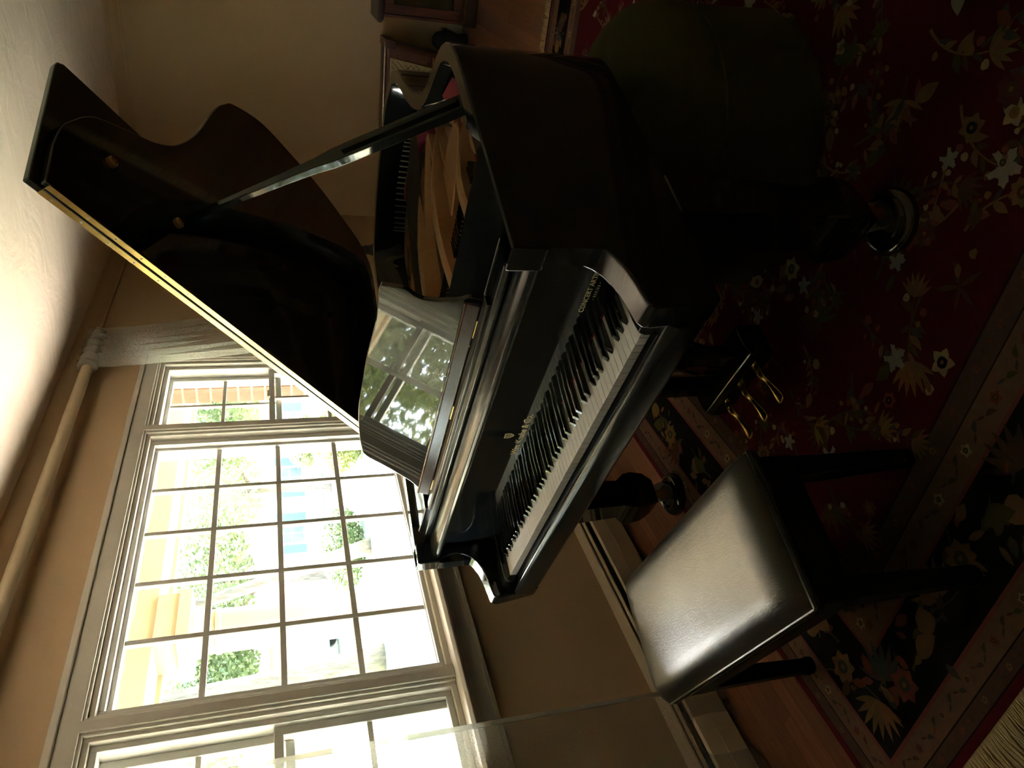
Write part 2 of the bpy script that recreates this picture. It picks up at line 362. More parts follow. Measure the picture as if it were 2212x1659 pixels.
# stool and apron under the unit
mb = MB().prism([(XW-0.10, 0.862), (XW+0.075, 0.862), (XW+0.085, 0.872), (XW+0.075, 0.885), (XW-0.10, 0.885)], 'y', OY0-0.115, OY1+0.115); wpart(w1, 'stool', mb, TRIM, bev=0.003)
mb = MB().box((XW, OY0-0.095, 0.772), (XW+0.018, OY1+0.095, 0.865)).box((XW, OY0-0.095, 0.772), (XW+0.027, OY1+0.095, 0.787)).box((XW, OY0-0.095, 0.835), (XW+0.030, OY1+0.095, 0.865)); wpart(w1, 'apron', mb, TRIM, bev=0.003)
# jamb lining and the two mullion posts
mb = MB(); frame_rect(mb, XW-0.155, XW+0.002, OY0, OY1, OZ0, OZ1, 0.018); wpart(w1, 'jamb', mb, TRIM, bev=0.002)
for a, b in ((1.953, SY0-0.046), (LY1+0.046, 0.482)):
    mb = MB().box((XW-0.15, a, OZ0), (XW+0.004, b, OZ1)).box((XW, a+0.014, OZ0), (XW+0.016, b-0.014, OZ1+0.02)).box((XW, (a+b)/2-0.020, OZ0), (XW+0.024, (a+b)/2+0.020, OZ1+0.02))
    wpart(w1, 'mullion', mb, TRIM, bev=0.004)
# centre unit: deep moulded frame, 5 x 4 lights
mb = MB()
frame_rect(mb, GX-0.02, GX+0.02, CY0-0.03, CY1+0.03, CZ0-0.03, CZ1+0.03, 0.03)
frame_rect(mb, GX+0.02, GX+0.045, CY0-0.048, CY1+0.048, CZ0-0.036, CZ1+0.05, 0.034)
wpart(w1, 'sash', mb, VINYL, bev=0.003)
pw = (CY1-CY0)/5; ph = (CZ1-CZ0)/4; MW = 0.011
for i in range(1, 5): wpart(w1, 'muntin', MB().box((GX-0.010, CY0+i*pw-MW, CZ0), (GX+0.010, CY0+i*pw+MW, CZ1)), VINYL, bev=0.003)
for j in range(1, 4): wpart(w1, 'muntin', MB().box((GX-0.009, CY0, CZ0+j*ph-MW), (GX+0.009, CY1, CZ0+j*ph+MW)), VINYL, bev=0.003)
pane = MB().box((-0.002, -pw/2+MW, -ph/2+MW), (0.002, pw/2-MW, ph/2-MW)).mesh('pane'); pane.materials.append(GLASS)
for i in range(5):
    for j in range(4):
        obj('pane', pane, None, w1, loc=Vector((GX, CY0+(i+0.5)*pw, CZ0+(j+0.5)*ph))-w1.location)
# flanking double-hung windows
def double_hung(name, y0, y1):
    wn = empty(name, (GX, (y0+y1)/2, CZ0)); wn['kind'] = 'structure'
    zm = 1.457; top, bot = CZ1-0.006, 0.914
    mb = MB(); frame_rect(mb, GX-0.05, GX+0.05, y0-0.048, y1+0.048, OZ0+0.018, OZ1-0.018, 0.022); wpart(wn, 'frame', mb, VINYL, bev=0.003)
    for nm, x, za, zb in (('upper_sash', GX-0.022, zm-0.002, top), ('lower_sash', GX+0.014, bot, zm+0.002)):
        mb = MB(); frame_rect(mb, x-0.016, x+0.016, y0-0.026, y1+0.026, za-0.03, zb+0.03, 0.03)
        s = wpart(wn, nm, mb, VINYL, bev=0.003)
        ym = (y0+y1)/2; zmid = (za+zb)/2
        wpart(wn, 'muntin', MB().box((x-0.008, ym-0.009, za), (x+0.008, ym+0.009, zb)), VINYL, bev=0.002)
        wpart(wn, 'muntin', MB().box((x-0.007, y0, zmid-0.009), (x+0.007, y1, zmid+0.009)), VINYL, bev=0.002)
        for a, b in ((y0, ym-0.009), (ym+0.009, y1)):
            for c, d in ((za, zmid-0.009), (zmid+0.009, zb)):
                wpart(wn, 'pane', MB().box((x-0.002, a, c), (x+0.002, b, d)), GLASS)
    wpart(wn, 'sash_lock', MB().box((GX+0.03, (y0+y1)/2-0.03, zm+0.025), (GX+0.05, (y0+y1)/2+0.03, zm+0.04)), VINYL, bev=0.003)
double_hung('window_2', SY0, SY1)
double_hung('window_3', LY0, LY1)
# ------------------------------------------------------------------ baseboard heater under the window
ht = empty('baseboard_heater', (XW, 0.6, 0)); 
def hpart(n, mb, m, **k): mb.xf(Matrix.Translation((0, -0.6, 0))); return obj(n, mb, m, ht, loc=(-XW, 0, 0), **k)
HY0, HY1 = -0.9, 2.7
hpart('back_panel', MB().prism([(XW, 0.0), (XW, 0.205), (XW+0.012, 0.212), (XW+0.060, 0.200), (XW+0.062, 0.194), (XW+0.014, 0.190), (XW+0.014, 0.0)], 'y', HY0, HY1), HEATER, bev=0.002)
hpart('fin_core', MB().box((XW+0.014, HY0+0.01, 0.05), (XW+0.075, HY1-0.01, 0.165)), DARKGAP)
hpart('damper', MB().prism([(XW+0.066, 0.186), (XW+0.078, 0.180), (XW+0.079, 0.184), (XW+0.067, 0.190)], 'y', HY0+0.005, HY1-0.005), HEATER)
hpart('front_cover', MB().prism([(XW+0.090, 0.030), (XW+0.098, 0.030), (XW+0.100, 0.10), (XW+0.098, 0.102), (XW+0.100, 0.104), (XW+0.098, 0.158), (XW+0.088, 0.164), (XW+0.086, 0.160), (XW+0.092, 0.154)], 'y', HY0, HY1), HEATER)
for y in (HY0, HY1-0.03): hpart('end_cap', MB().prism([(XW, 0.0), (XW, 0.205), (XW+0.06, 0.202), (XW+0.100, 0.166), (XW+0.102, 0.02), (XW+0.09, 0.0)], 'y', y, y+0.03), HEATER, bev=0.004)
for y in (0.1, 1.25, 2.2): hpart('bracket', MB().box((XW+0.014, y, 0.0), (XW+0.096, y+0.012, 0.155)), DARKGAP)
tag(ht, 'long cream metal baseboard heater under the window', 'heater')

# ------------------------------------------------------------------ curtain pole and sheers
RX, RZ = 0.485, 2.352
rod = empty('curtain_pole', (RX, 1.2, RZ))
obj('pole', MB().tube([(0, -2.0, 0), (0, 1.62, 0)], 0.027, 16), RODM, rod, smooth='auto')
for y in (-1.2, 1.50): obj('bracket', MB().box((XW-RX, y-0.012, -0.02), (0.0, y+0.012, 0.02)).box((XW-RX, y-0.02, -0.05), (XW-RX+0.012, y+0.02, 0.05)), RODM, rod, bev=0.003)
obj('finial', MB().lathe([(0.005, -0.02), (0.027, -0.018), (0.030, 0.0), (0.022, 0.014), (0.005, 0.018)], seg=16).xf(Matrix.Translation((0, 1.635, 0)) @ Matrix.Rotation(-PI/2, 4, 'X')), RODM, rod, smooth=True)
tag(rod, 'thick cream wooden curtain pole above the window', 'curtain pole')
def sheer(name, path_top, path_bot, z0, z1, label, hem_edge=None, n=26):
    """a hanging voile panel lofted between a gathered top path and a fuller bottom path"""
    e = empty(name, (path_top[0][0], path_top[0][1], 0))
    k = len(path_top); mb = MB(); off = Vector((-path_top[0][0], -path_top[0][1], 0)); vs = []
    for j in range(n+1):
        t = j/n; s = min(1, t*1.9); s = s*s*(3-2*s)
        for a, b in zip(path_top, path_bot): vs.append(Vector((a[0]+(b[0]-a[0])*s, a[1]+(b[1]-a[1])*s, z1+(z0-z1)*t))+off)
    mb.add(vs, [(j*k+i, j*k+i+1, (j+1)*k+i+1, (j+1)*k+i) for j in range(n) for i in range(k-1)])
    obj('voile', mb, SHEER, e, smooth=True)
    if hem_edge is not None:
        mb2 = MB(); vv = []
        for j in range(n+1):
            p = vs[j*k+hem_edge]; q = vs[j*k+hem_edge-1] if hem_edge else vs[j*k+1]
            d = (q-p); d.z = 0; d = d.normalized()*0.022
            vv += [p+Vector((0.0025, 0, 0)), p+d+Vector((0.0025, 0, 0)), p+d-Vector((0.0025, 0, 0)), p-Vector((0.0025, 0, 0))]
        mb2.add(vv, [(j*4+i, j*4+(i+1) % 4, (j+1)*4+(i+1) % 4, (j+1)*4+i) for j in range(n) for i in range(4)])
        obj('hem', mb2, HEMM, e)
    tag(e, label, 'curtain', 'sheer curtains at the window')
    return e
pt, pb = [], []
for i in range(120):
    t = i/119; a = t*2*PI*6
    pt.append((RX+0.034*math.sin(a)+0.003, 2.455+t*0.40)); pb.append((RX+0.015+0.030*math.sin(a*0.8+0.4), 2.56+t*0.58))
sc_ = sheer('sheer_curtain', pt, pb, 0.02, RZ+0.045, 'grey sheer curtain gathered at the pole end behind the raised piano lid')
mb = MB(); vs = []; NK = 40
for i in range(NK+1):
    t = i/NK; y = -0.01+t*0.40
    rr = 0.034+0.007*math.sin(t*2*PI*5.3)+0.004*math.sin(t*37)
    if t > 0.9: rr *= math.sqrt(max(0.02, 1-((t-0.9)/0.1)**2))
    for k in range(18):
        a = 2*PI*k/18; vs.append((rr*math.cos(a)*(1+0.1*math.sin(3*a+t*9)), y, RZ+rr*math.sin(a)*1.1))
mb.add(vs, [(i*18+k, i*18+(k+1) % 18, (i+1)*18+(k+1) % 18, (i+1)*18+k) for i in range(NK) for k in range(18)]+[tuple(range(18)), tuple(NK*18+k for k in range(18))])
obj('heading', mb, mat('dense_voile', srgb(150, 146, 134), 0.9, noise=(300, srgb(140, 136, 124))), sc_, smooth=True)
pt, pb = [], []
for i in range(90):
    t = i/89; a = t*2*PI*5
    pt.append((RX+0.034*math.sin(a)+0.003, 0.17-t*0.75)); pb.append((RX+0.012+0.022*math.sin(a*0.8+0.6), 0.17-t*1.05))
sheer('sheer_curtain', pt, pb, 0.012, RZ+0.045, 'sheer curtain panel with hemmed edge hanging beside the bench and heater', hem_edge=0)

# ------------------------------------------------------------------ the grand piano (local frame: x to the treble, y to the tail)
PIANO = empty('grand_piano', (1.42868, 0.22184, 0), -0.370065)
tag(PIANO, 'black lacquered grand piano with its lid propped open and gilt maker lettering', 'piano')
def pp(name, mb, m, parent=None, **k): return obj(name, mb, m, parent or PIANO, **k)
ZR = 1.02                                        # top of the rim
HALF = 0.735
bent = [(HALF, 0.10), (HALF, 0.45), (HALF, 0.66), (0.730, 0.75), (0.712, 0.82), (0.655, 0.905), (0.53, 0.978), (0.462, 1.022), (0.390, 1.10), (0.322, 1.235), (0.245, 1.45), (0.200, 1.535), (0.152, 1.590), (0.0, 1.664), (-0.20, 1.678), (-0.38, 1.672), (-0.55, 1.640), (-0.655, 1.605), (-0.715, 1.555), (-HALF, 1.47)]
outline = catmull(bent, 5)+[(-HALF, 1.2), (-HALF, 0.8), (-HALF, 0.45), (-HALF, 0.10)]
# rim: bent outer case
prof = [(0, 0.632), (0, ZR-0.004), (-0.004, ZR), (-0.043, ZR), (-0.046, ZR-0.004), (-0.046, 0.632)]
mb = MB().sweep(prof, outline); pp('rim', mb, LACQ, smooth='auto')
# underside: soundboard deck and beams
deck = [(x*0.95, max(0.42, 0.12+(y-0.12)*0.97)) for x, y in outline if y > 0.38]
pp('soundboard', MB().prism(deck, 'z', 0.842, 0.852), SOUNDB)
pp('case_floor', MB().prism([(x*0.94, max(0.40, 0.14+(y-0.14)*0.96)) for x, y in outline if y > 0.38], 'z', 0.70, 0.708), SATIN)
for a, b in (((-0.66, 0.34), (0.66, 0.42)),): pp('belly_rail', MB().box((a[0], a[1], 0.64), (b[0], b[1], 0.84)), SATIN)
for x0, y0, x1, y1 in ((-0.5, 0.42, -0.35, 1.55), (0.0, 0.42, -0.1, 1.60), (0.45, 0.42, 0.2, 1.2)):
    pp('beam', MB().hexa([(x0-0.04, y0, 0.64), (x0+0.04, y0, 0.64), (x1+0.04, y1, 0.64), (x1-0.04, y1, 0.64)], [(x0-0.04, y0, 0.72), (x0+0.04, y0, 0.72), (x1+0.04, y1, 0.72), (x1-0.04, y1, 0.72)]), SATIN, bev=0.004)
# keybed, key slip
pp('keybed', MB().prism([(-0.030, 0.645), (-0.022, 0.629), (0.36, 0.629), (0.36, 0.700), (-0.022, 0.700), (-0.030, 0.690)], 'x', -0.722, 0.722), LACQ, bev=0.003)
pp('key_slip', MB().prism([(-0.046, 0.655), (-0.030, 0.648), (-0.016, 0.648), (-0.016, 0.716), (-0.022, 0.722), (-0.034, 0.722), (-0.043, 0.714), (-0.047, 0.700)], 'x', -0.672, 0.672), LACQ2, bev=0.003)
pp('key_rail', MB().box((-0.62, -0.014, 0.69), (0.62, 0.16, 0.712)), SATIN)
# cheeks with the scooped arm
arm = [(-0.030, 0.632), (-0.040, 0.70), (-0.048, 0.765), (-0.046, 0.782), (-0.036, 0.790), (-0.002, 0.797), (0.030, 0.803), (0.060, 0.812), (0.085, 0.825), (0.104, 0.842), (0.117, 0.865), (0.121, 0.892), (0.117, 0.918), (0.110, 0.938), (0.104, 0.944), (0.098, 0.948), (0.098, ZR), (0.17, ZR), (0.17, 0.632)]
for s in (-1, 1):
    pp('arm', MB().prism(arm, 'x', *sorted((s*0.672, s*0.7352))), LACQ, bev=0.006, seg=3)
    pp('key_block', MB().prism([(-0.016, 0.70), (-0.018, 0.745), (-0.012, 0.756), (0.02, 0.760), (0.155, 0.763), (0.155, 0.70)], 'x', *sorted((s*0.6165, s*0.6718))), LACQ, bev=0.004)
    pp('case_corner', MB().box((min(s*0.60, s*0.672), 0.155, 0.70), (max(s*0.60, s*0.672), 0.20, 0.965)), LACQ, bev=0.003)
# keys
WP = 1.226/52
wk = MB().box((-WP/2+0.0005, 0.0, -0.022), (WP/2-0.0005, 0.152, 0.0)).mesh('white_key'); wk.materials.append(IVORY); wk.materials.append(KEYWOOD)
bk = MB().hexa([(-0.0068, 0.0, -0.004), (0.0068, 0.0, -0.004), (0.0068, 0.10, -0.004), (-0.0068, 0.10, -0.004)], [(-0.0050, 0.0125, 0.0125), (0.0050, 0.0125, 0.0125), (0.0050, 0.10, 0.0125), (-0.0050, 0.10, 0.0125)]).mesh('black_key'); bk.materials.append(EBONY)
ZK = 0.740
for me in (wk, bk): me.polygons.foreach_set('use_smooth', [True]*len(me.polygons))
def keyobj(name, me, x, y, bw):
    o = bpy.data.objects.new(name, me); COL.objects.link(o); o.parent = PIANO; o.location = (x, y, ZK)
    b = o.modifiers.new('bevel', 'BEVEL'); b.width = bw; b.segments = 2; b.limit_method = 'ANGLE'; b.harden_normals = True
for i in range(52):
    keyobj('white_key', wk, -0.613+(i+0.5)*WP, 0, 0.0010)
    if i < 51 and 'ABCDEFG'[i % 7] in 'ACDFG':
        sh = {'C': -0.002, 'D': 0.002, 'F': -0.003, 'G': 0, 'A': 0.003}['ABCDEFG'[i % 7]]
        keyobj('black_key', bk, -0.613+(i+1)*WP+sh, 0.052, 0.0018)
pp('felt_strip', MB().box((-0.613, 0.146, 0.741), (0.613, 0.152, 0.7435)), REDFELT)
# fallboard with rounded top lip
fall = pp('fallboard', MB().prism([(0.150, 0.742), (0.166, 0.742), (0.176, 0.950), (0.160, 0.950), (0.156, 0.945)], 'x', -0.668, 0.668), LACQ, bev=0.002)
lip = [(0.116, 0.944), (0.112, 0.952), (0.114, 0.962), (0.122, 0.968), (0.150, 0.970), (0.205, 0.970), (0.205, 0.950), (0.160, 0.944)]
pp('fallboard_lip', MB().prism(lip, 'x', -0.670, 0.670), LACQ2, bev=0.003)
pp('lip_hinge', MB().tube([(-0.66, 0.150, 0.946), (0.66, 0.150, 0.946)], 0.0035, 8), BRASS, fall, smooth='auto')
# lettering on the fallboard
def text(name, body, size, x, z, m, parent, y, bold=0.0, tilt=0.048, extr=0.0003):
    c = bpy.data.curves.new(name, 'FONT'); c.body = body; c.size = size; c.align_x = 'CENTER'; c.extrude = extr; c.offset = bold; c.resolution_u = 3
    o = bpy.data.objects.new(name, c); COL.objects.link(o)
    dg = bpy.context.evaluated_depsgraph_get(); me = bpy.data.meshes.new_from_object(o.evaluated_get(dg))
    bpy.data.objects.remove(o); me.materials.clear(); me.materials.append(m)
    return obj(name, me, None, parent, loc=(x, y, z), rot=(PI/2-tilt, 0, 0))
fy = lambda z: 0.1495+(z-0.742)*0.0295+0.0002
text('maker_lettering', 'Wm. Knabe & Co.', 0.026, 0.0, 0.806, GILT, fall, fy(0.812)-0.0005, bold=0.0003)
text('series_lettering', 'CONCERT ARTIST', 0.0165, 0.565, 0.792, GILT, fall, fy(0.797)-0.0005)
text('series_lettering', '\u2022  S E R I E S  \u2022', 0.009, 0.565, 0.778, GILT, fall, fy(0.781)-0.0005)
sh = [(-0.011, 0.862), (0.011, 0.862), (0.011, 0.846), (0.006, 0.838), (0, 0.834), (-0.006, 0.838), (-0.011, 0.846)]
sh2 = [(x*0.72, 0.849+(z-0.849)*0.72) for x, z in sh]
mb = MB(); n = len(sh); yy = fy(0.85)-0.0006
mb.add([(x, yy, z) for x, z in sh]+[(x, yy, z) for x, z in sh2], [(i, (i+1) % n, n+(i+1) % n, n+i) for i in range(n)])
for x in (-0.004, 0.0, 0.004): mb.add([(x-0.0008, yy, 0.841), (x+0.0008, yy, 0.841), (x+0.0008, yy, 0.857), (x-0.0008, yy, 0.857)], [(0, 1, 2, 3)])
pp('shield_emblem', mb, GILT, fall)
# music shelf, ledge and desk
pp('music_shelf', MB().prism([(0.178, 0.972), (0.176, 0.980), (0.182, 0.990), (0.50, 0.990), (0.50, 0.972)], 'x', -0.685, 0.685), LACQ2, bev=0.003)
pp('shelf_rail', MB().prism([(0.190, 0.988), (0.190, 0.996), (0.194, 1.000), (0.215, 1.000), (0.222, 0.994), (0.222, 0.988)], 'x', -0.478, 0.478), LACQ2, bev=0.002)
for s in (-1, 1): pp('slide_block', MB().box((min(s*0.49, s*0.665), 0.205, 0.988), (max(s*0.49, s*0.665), 0.46, 1.006)), LACQ, bev=0.004)
desk = empty('music_desk', (0, 0.238, 0.992)); desk.parent = PIANO
TILT = math.radians(18.0)
desk.rotation_euler = (-TILT, 0, 0)
dr_ = catmull([(0.442, 0.000), (0.440, 0.030), (0.427, 0.049), (0.418, 0.067), (0.406, 0.102), (0.401, 0.130), (0.406, 0.152), (0.420, 0.176), (0.416, 0.222)], 4)
dt_ = catmull([(0.416, 0.222), (0.403, 0.233), (0.301, 0.231), (0.169, 0.243), (0.032, 0.248), (-0.077, 0.250), (-0.210, 0.240), (-0.298, 0.224)], 4)[1:]
dl_ = catmull([(-0.298, 0.224), (-0.318, 0.206), (-0.337, 0.172), (-0.356, 0.140), (-0.380, 0.104), (-0.406, 0.067), (-0.432, 0.044), (-0.442, 0.030), (-0.442, 0.0)], 4)[1:]
dout = dr_+dt_+dl_
obj('panel', MB().prism(dout, 'y', 0.0, 0.014), DESKM, desk, bev=0.003, seg=3)
dl = empty('desk_ledge', (0, 0.222, 0.994)); dl.parent = PIANO
obj('ledge_face', MB().prism([(0.004, 0.002), (0.000, 0.008), (0.010, 0.036), (0.016, 0.036), (0.016, 0.002)], 'x', -0.436, 0.436), GREYBROWN, dl, bev=0.002)
obj('ledge_edge', MB().tube([(-0.436, 0.0125, 0.037), (0.436, 0.0125, 0.037)], 0.0035, 8), MAROON, dl, smooth='auto')
for x in (-0.37, 0.02, 0.36):
    obj('hinge', MB().tube([(x-0.03, 0.001, 0.003), (x+0.03, 0.001, 0.003)], 0.003, 8), BRASS, dl, smooth='auto')
for x in (-0.14, -0.08, 0.30): obj('screw_head', MB().lathe([(0.001, 0), (0.0035, 0.001), (0.0035, 0.002), (0.001, 0.003)], seg=8).xf(Matrix.Translation((x, 0.0, 0.005))), BRASS, dl)
# cast plate, strings, dampers
ZP = 0.885
plate_out = [(0.66, 0.40), (0.66, 0.70), (0.625, 0.82), (0.50, 0.93), (0.40, 1.03), (0.30, 1.18), (0.21, 1.42), (0.12, 1.54), (-0.05, 1.60), (-0.3, 1.61), (-0.52, 1.58), (-0.64, 1.50), (-0.66, 1.35), (-0.66, 0.40)]
po = catmull(plate_out[1:-1], 4); po = [plate_out[0]]+po+[plate_out[-1]]
plate = pp('plate', MB().sweep([(0, ZP-0.02), (0, ZP+0.012), (-0.075, ZP+0.022), (-0.085, ZP+0.016), (-0.085, ZP-0.02)], po), GOLD, smooth='auto')
pp('plate_web', MB().box((-0.66, 0.385, ZP-0.015), (0.66, 0.60, ZP+0.024)), GOLD, plate, bev=0.008)
pp('agraffe_rail', MB().box((-0.64, 0.60, ZP+0.005), (0.62, 0.625, ZP+0.045)), GOLD, plate, bev=0.006)
def strut(x0, y0, x1, y1, w0, w1, h0, h1, hm):
    a = Vector((x0, y0)); b = Vector((x1, y1)); t = (b-a).normalized(); nn = Vector((-t.y, t.x)); n = 10; rows_ = []
    mb = MB(); vs = []
    for i in range(n+1):
        s = i/n; p = a.lerp(b, s); wv = (w0+(w1-w0)*s)/2; h = h0+(h1-h0)*s+hm*math.sin(PI*s)
        for ww, zz in ((-wv, ZP+0.0), (-wv*0.62, ZP+h-0.006), (-wv*0.42, ZP+h), (wv*0.42, ZP+h), (wv*0.62, ZP+h-0.006), (wv, ZP+0.0)):
            vs.append((p.x+nn.x*ww, p.y+nn.y*ww, zz))
    mb.add(vs, [(i*6+k, i*6+(k+1) % 6, (i+1)*6+(k+1) % 6, (i+1)*6+k) for i in range(n) for k in range(6)]+[(0, 1, 2, 3, 4, 5), tuple(n*6+k for k in (5, 4, 3, 2, 1, 0))])
    return pp('plate_strut', mb, GOLD, plate, smooth='auto')
strut(-0.50, 0.42, -0.37, 1.30, 0.080, 0.045, 0.050, 0.016, 0.060)
strut(-0.20, 0.42, -0.06, 1.42, 0.075, 0.05, 0.045, 0.012, 0.060)
strut(0.10, 0.42, 0.235, 1.25, 0.080, 0.05, 0.045, 0.025, 0.060)
strut(0.38, 0.42, 0.43, 0.95, 0.080, 0.06, 0.045, 0.025, 0.050)
strut(-0.36, 0.60, 0.14, 1.45, 0.05, 0.05, 0.03, 0.02, 0.03)
pp('plate_hub', MB().prism(catmull([(0.02, 0.86), (0.14, 0.80), (0.30, 0.84), (0.42, 0.92), (0.34, 0.99), (0.18, 0.97), (0.05, 0.95)], 4, True), 'z', ZP, ZP+0.050), GOLD, plate, bev=0.006)
strut(0.15, 0.90, 0.10, 1.50, 0.045, 0.040, 0.045, 0.025, 0.010)
strut(0.24, 0.92, 0.20, 1.36, 0.045, 0.040, 0.045, 0.025, 0.010)
strut(0.34, 0.93, 0.37, 1.06, 0.045, 0.040, 0.045, 0.025, 0.005)
# bell-shaped horn at the treble end of the plate
pp('plate_horn', MB().lathe([(0.095, -0.02), (0.095, 0.02), (0.080, 0.036), (0.055, 0.036), (0.050, 0.026), (0.012, 0.026)], (0.52, 0.80, ZP), 28), GOLD, plate, smooth='auto')
for x, y in ((0.545, 0.62), (0.47, 0.86), (0.28, 1.13), (0.13, 1.42), (-0.3, 1.55), (-0.58, 1.3)):
    pp('plate_bolt', MB().lathe([(0.010, 0), (0.010, 0.010), (0.006, 0.014), (0.001, 0.015)], (x, y, ZP+0.02), 10), BRASS, plate, smooth='auto')
mb = MB()
for i in range(150):
    t = i/149; x0 = -0.60+1.16*t
    y1 = 1.50-0.80*max(0, t-0.28)/0.72 if t > 0.28 else 1.50-0.1*(0.28-t)
    x1 = x0+(0.22*(1-t) if t > 0.28 else 0.34)
    z = ZP+0.030+(0.026 if t < 0.30 else 0)
    mb.tube([(x0, 0.615, z), (x1, y1, z-0.004)], 0.0014 if t > 0.26 else 0.0024, 3)
so_ = pp('string', mb, STEEL, plate); so_['kind'] = 'stuff'
mb = MB()
for i in range(150):
    t = i/149; x = -0.60+1.16*t
    for k in range(2): mb.tube([(x, 0.44+0.05*k+(0.02 if i % 3 == 0 else 0), ZP+0.02), (x, 0.44+0.05*k+(0.02 if i % 3 == 0 else 0), ZP+0.05)], 0.0032, 5)
tp = pp('tuning_pin', mb, STEEL, plate); tp['kind'] = 'stuff'
# curved bass bridge, red hitch felt and hitch pins at the tail
arc = catmull([(0.30, 1.03), (0.20, 1.22), (0.06, 1.38), (-0.10, 1.46), (-0.32, 1.49), (-0.50, 1.44)], 8)
pp('hitch_felt', MB().sweep([(-0.017, ZP+0.020), (0.017, ZP+0.020), (0.017, ZP+0.050), (-0.017, ZP+0.050)], arc[10:-8]), REDFELT, plate, smooth='auto')
pp('bridge', MB().sweep([(-0.015, ZP-0.03), (0.015, ZP-0.03), (0.012, ZP+0.026), (-0.012, ZP+0.026)], [(x-0.03, y-0.11) for x, y in arc]), SOUNDB, plate, smooth='auto')
mb = MB()
for i in range(0, len(arc), 1):
    x, y = arc[i]
    mb.tube([(x+0.01, y+0.040, ZP+0.01), (x+0.01, y+0.046, ZP+0.075)], 0.003, 5)
hp = pp('hitch_pin', mb, STEEL, plate); hp['kind'] = 'stuff'
mb = MB()
for i in range(62):
    x = -0.56+i*0.0165
    if x > 0.5: break
    mb.box((x, 0.655, ZP+0.034), (x+0.009, 0.715, ZP+0.062))
dp = pp('damper_head', mb, LACQ); dp['kind'] = 'stuff'
pp('treble_felt', MB().box((0.40, 0.73, ZP+0.02), (0.60, 0.76, ZP+0.032)), REDFELT, plate)
pp('grille_cloth', MB().prism([(0.66, 0.72), (0.60, 0.86), (0.50, 0.93), (0.57, 0.74)], 'z', 0.985, 0.988), REDFELT)
# lid: main panel turned 36 degrees about the spine, front flap folded back on top of it
LID = empty('lid', (-0.745, 0, ZR+0.006)); LID.parent = PIANO; LID.rotation_euler = (0, -math.radians(36.0), 0)
YH = 0.578
ls = [(1.478, YH), (1.480, 0.70), (1.470, 0.775), (1.450, 0.824), (1.395, 0.906), (1.27, 0.982), (1.20, 1.026), (1.13, 1.10), (1.06, 1.235), (0.985, 1.455), (0.94, 1.54), (0.893, 1.594), (0.74, 1.672), (0.54, 1.686), (0.36, 1.680), (0.19, 1.642), (0.085, 1.608), (0.02, 1.545), (0.0, 1.46), (0.0, YH)]
lo = [ls[0]]+catmull(ls[1:-1], 5)+[ls[-1]]
obj('lid_panel', MB().prism(lo, 'z', 0.0, 0.019), LACQ, LID, bev=0.005, seg=3)
fl = [(0.0, YH), (1.500, YH), (1.502, 1.000), (1.498, 1.018), (1.482, 1.030), (0.02, 1.030), (0.0, 1.02)]
flap = obj('front_flap', MB().prism(fl, 'z', 0.023, 0.042), LACQ, LID, bev=0.004, seg=3)
for nm, z0, z1 in (('hinge_leaf', 0.0025, 0.0175), ('hinge_leaf', 0.0245, 0.0395)):
    obj(nm, MB().box((0.015, YH-0.0028, z0), (1.465, YH+0.001, z1)), BRASS, LID, bev=0.0006)
obj('hinge_knuckle', MB().tube([(0.015, YH-0.002, 0.021), (1.465, YH-0.002, 0.021)], 0.0026, 8), SATIN, LID, smooth='auto')
sc = MB().lathe([(0.0005, 0), (0.0030, 0), (0.0030, 0.0008), (0.0006, 0.0010)], seg=8).xf(Matrix.Rotation(PI/2, 4, 'X')).mesh('hinge_screw'); sc.materials.append(NICKEL)
for i in range(19):
    for z in (0.010, 0.032): obj('hinge_screw', sc, None, LID, loc=(0.05+i*0.077, YH-0.0026, z))
for s_, y_ in ((1.113, 0.778), (1.334, 0.792)):
    obj('prop_socket', MB().lathe([(0.0145, 0.0), (0.0145, -0.010), (0.010, -0.014), (0.009, -0.008), (0.002, -0.006)], (s_, y_, 0.0), 18), COPPERY, LID, smooth='auto')
# rubber buttons on the lid edge
# prop stick
lidpt = Matrix.Translation((-0.745, 0, ZR+0.006)) @ Matrix.Rotation(-math.radians(36.0), 4, 'Y') @ Vector((1.105, 0.79, -0.010))
base = Vector((0.640, 0.690, 0.985))
ax = (lidpt-base); Ls = ax.length; zq = ax.normalized(); xq = Vector((0, 1, 0)) - zq*zq.y; xq.normalize(); yq = zq.cross(xq)
Ms = Matrix((xq, yq, zq)).transposed().to_4x4(); Ms.translation = base
def stick(w_list, t):
    mb = MB(); vs = []
    for s, wv, tt in w_list:
        for a, b in ((-wv, -tt), (wv, -tt), (wv, tt), (-wv, tt)): vs.append((a, b, s*Ls))
    n = len(w_list)
    mb.add(vs, [(i*4+k, i*4+(k+1) % 4, (i+1)*4+(k+1) % 4, (i+1)*4+k) for i in range(n-1) for k in range(4)]+[(3, 2, 1, 0), tuple((n-1)*4+k for k in range(4))])
    return mb.xf(Ms)
ps = pp('prop_stick', stick([(0, 0.026, 0.012), (0.06, 0.028, 0.012), (0.36, 0.028, 0.012), (0.44, 0.026, 0.012), (0.50, 0.019, 0.011), (0.62, 0.014, 0.010), (0.97, 0.009, 0.008), (1.0, 0.005, 0.005)], 0), LACQ, bev=0.003)
pp('short_stick', MB().box((-0.008, -0.020, 0.02*Ls), (0.008, -0.011, 0.40*Ls)).xf(Ms), LACQ, ps, bev=0.002)
pp('stick_pivot', MB().box((0.60, 0.64, 0.955), (0.70, 0.74, 0.990)), LACQ, ps, bev=0.004)
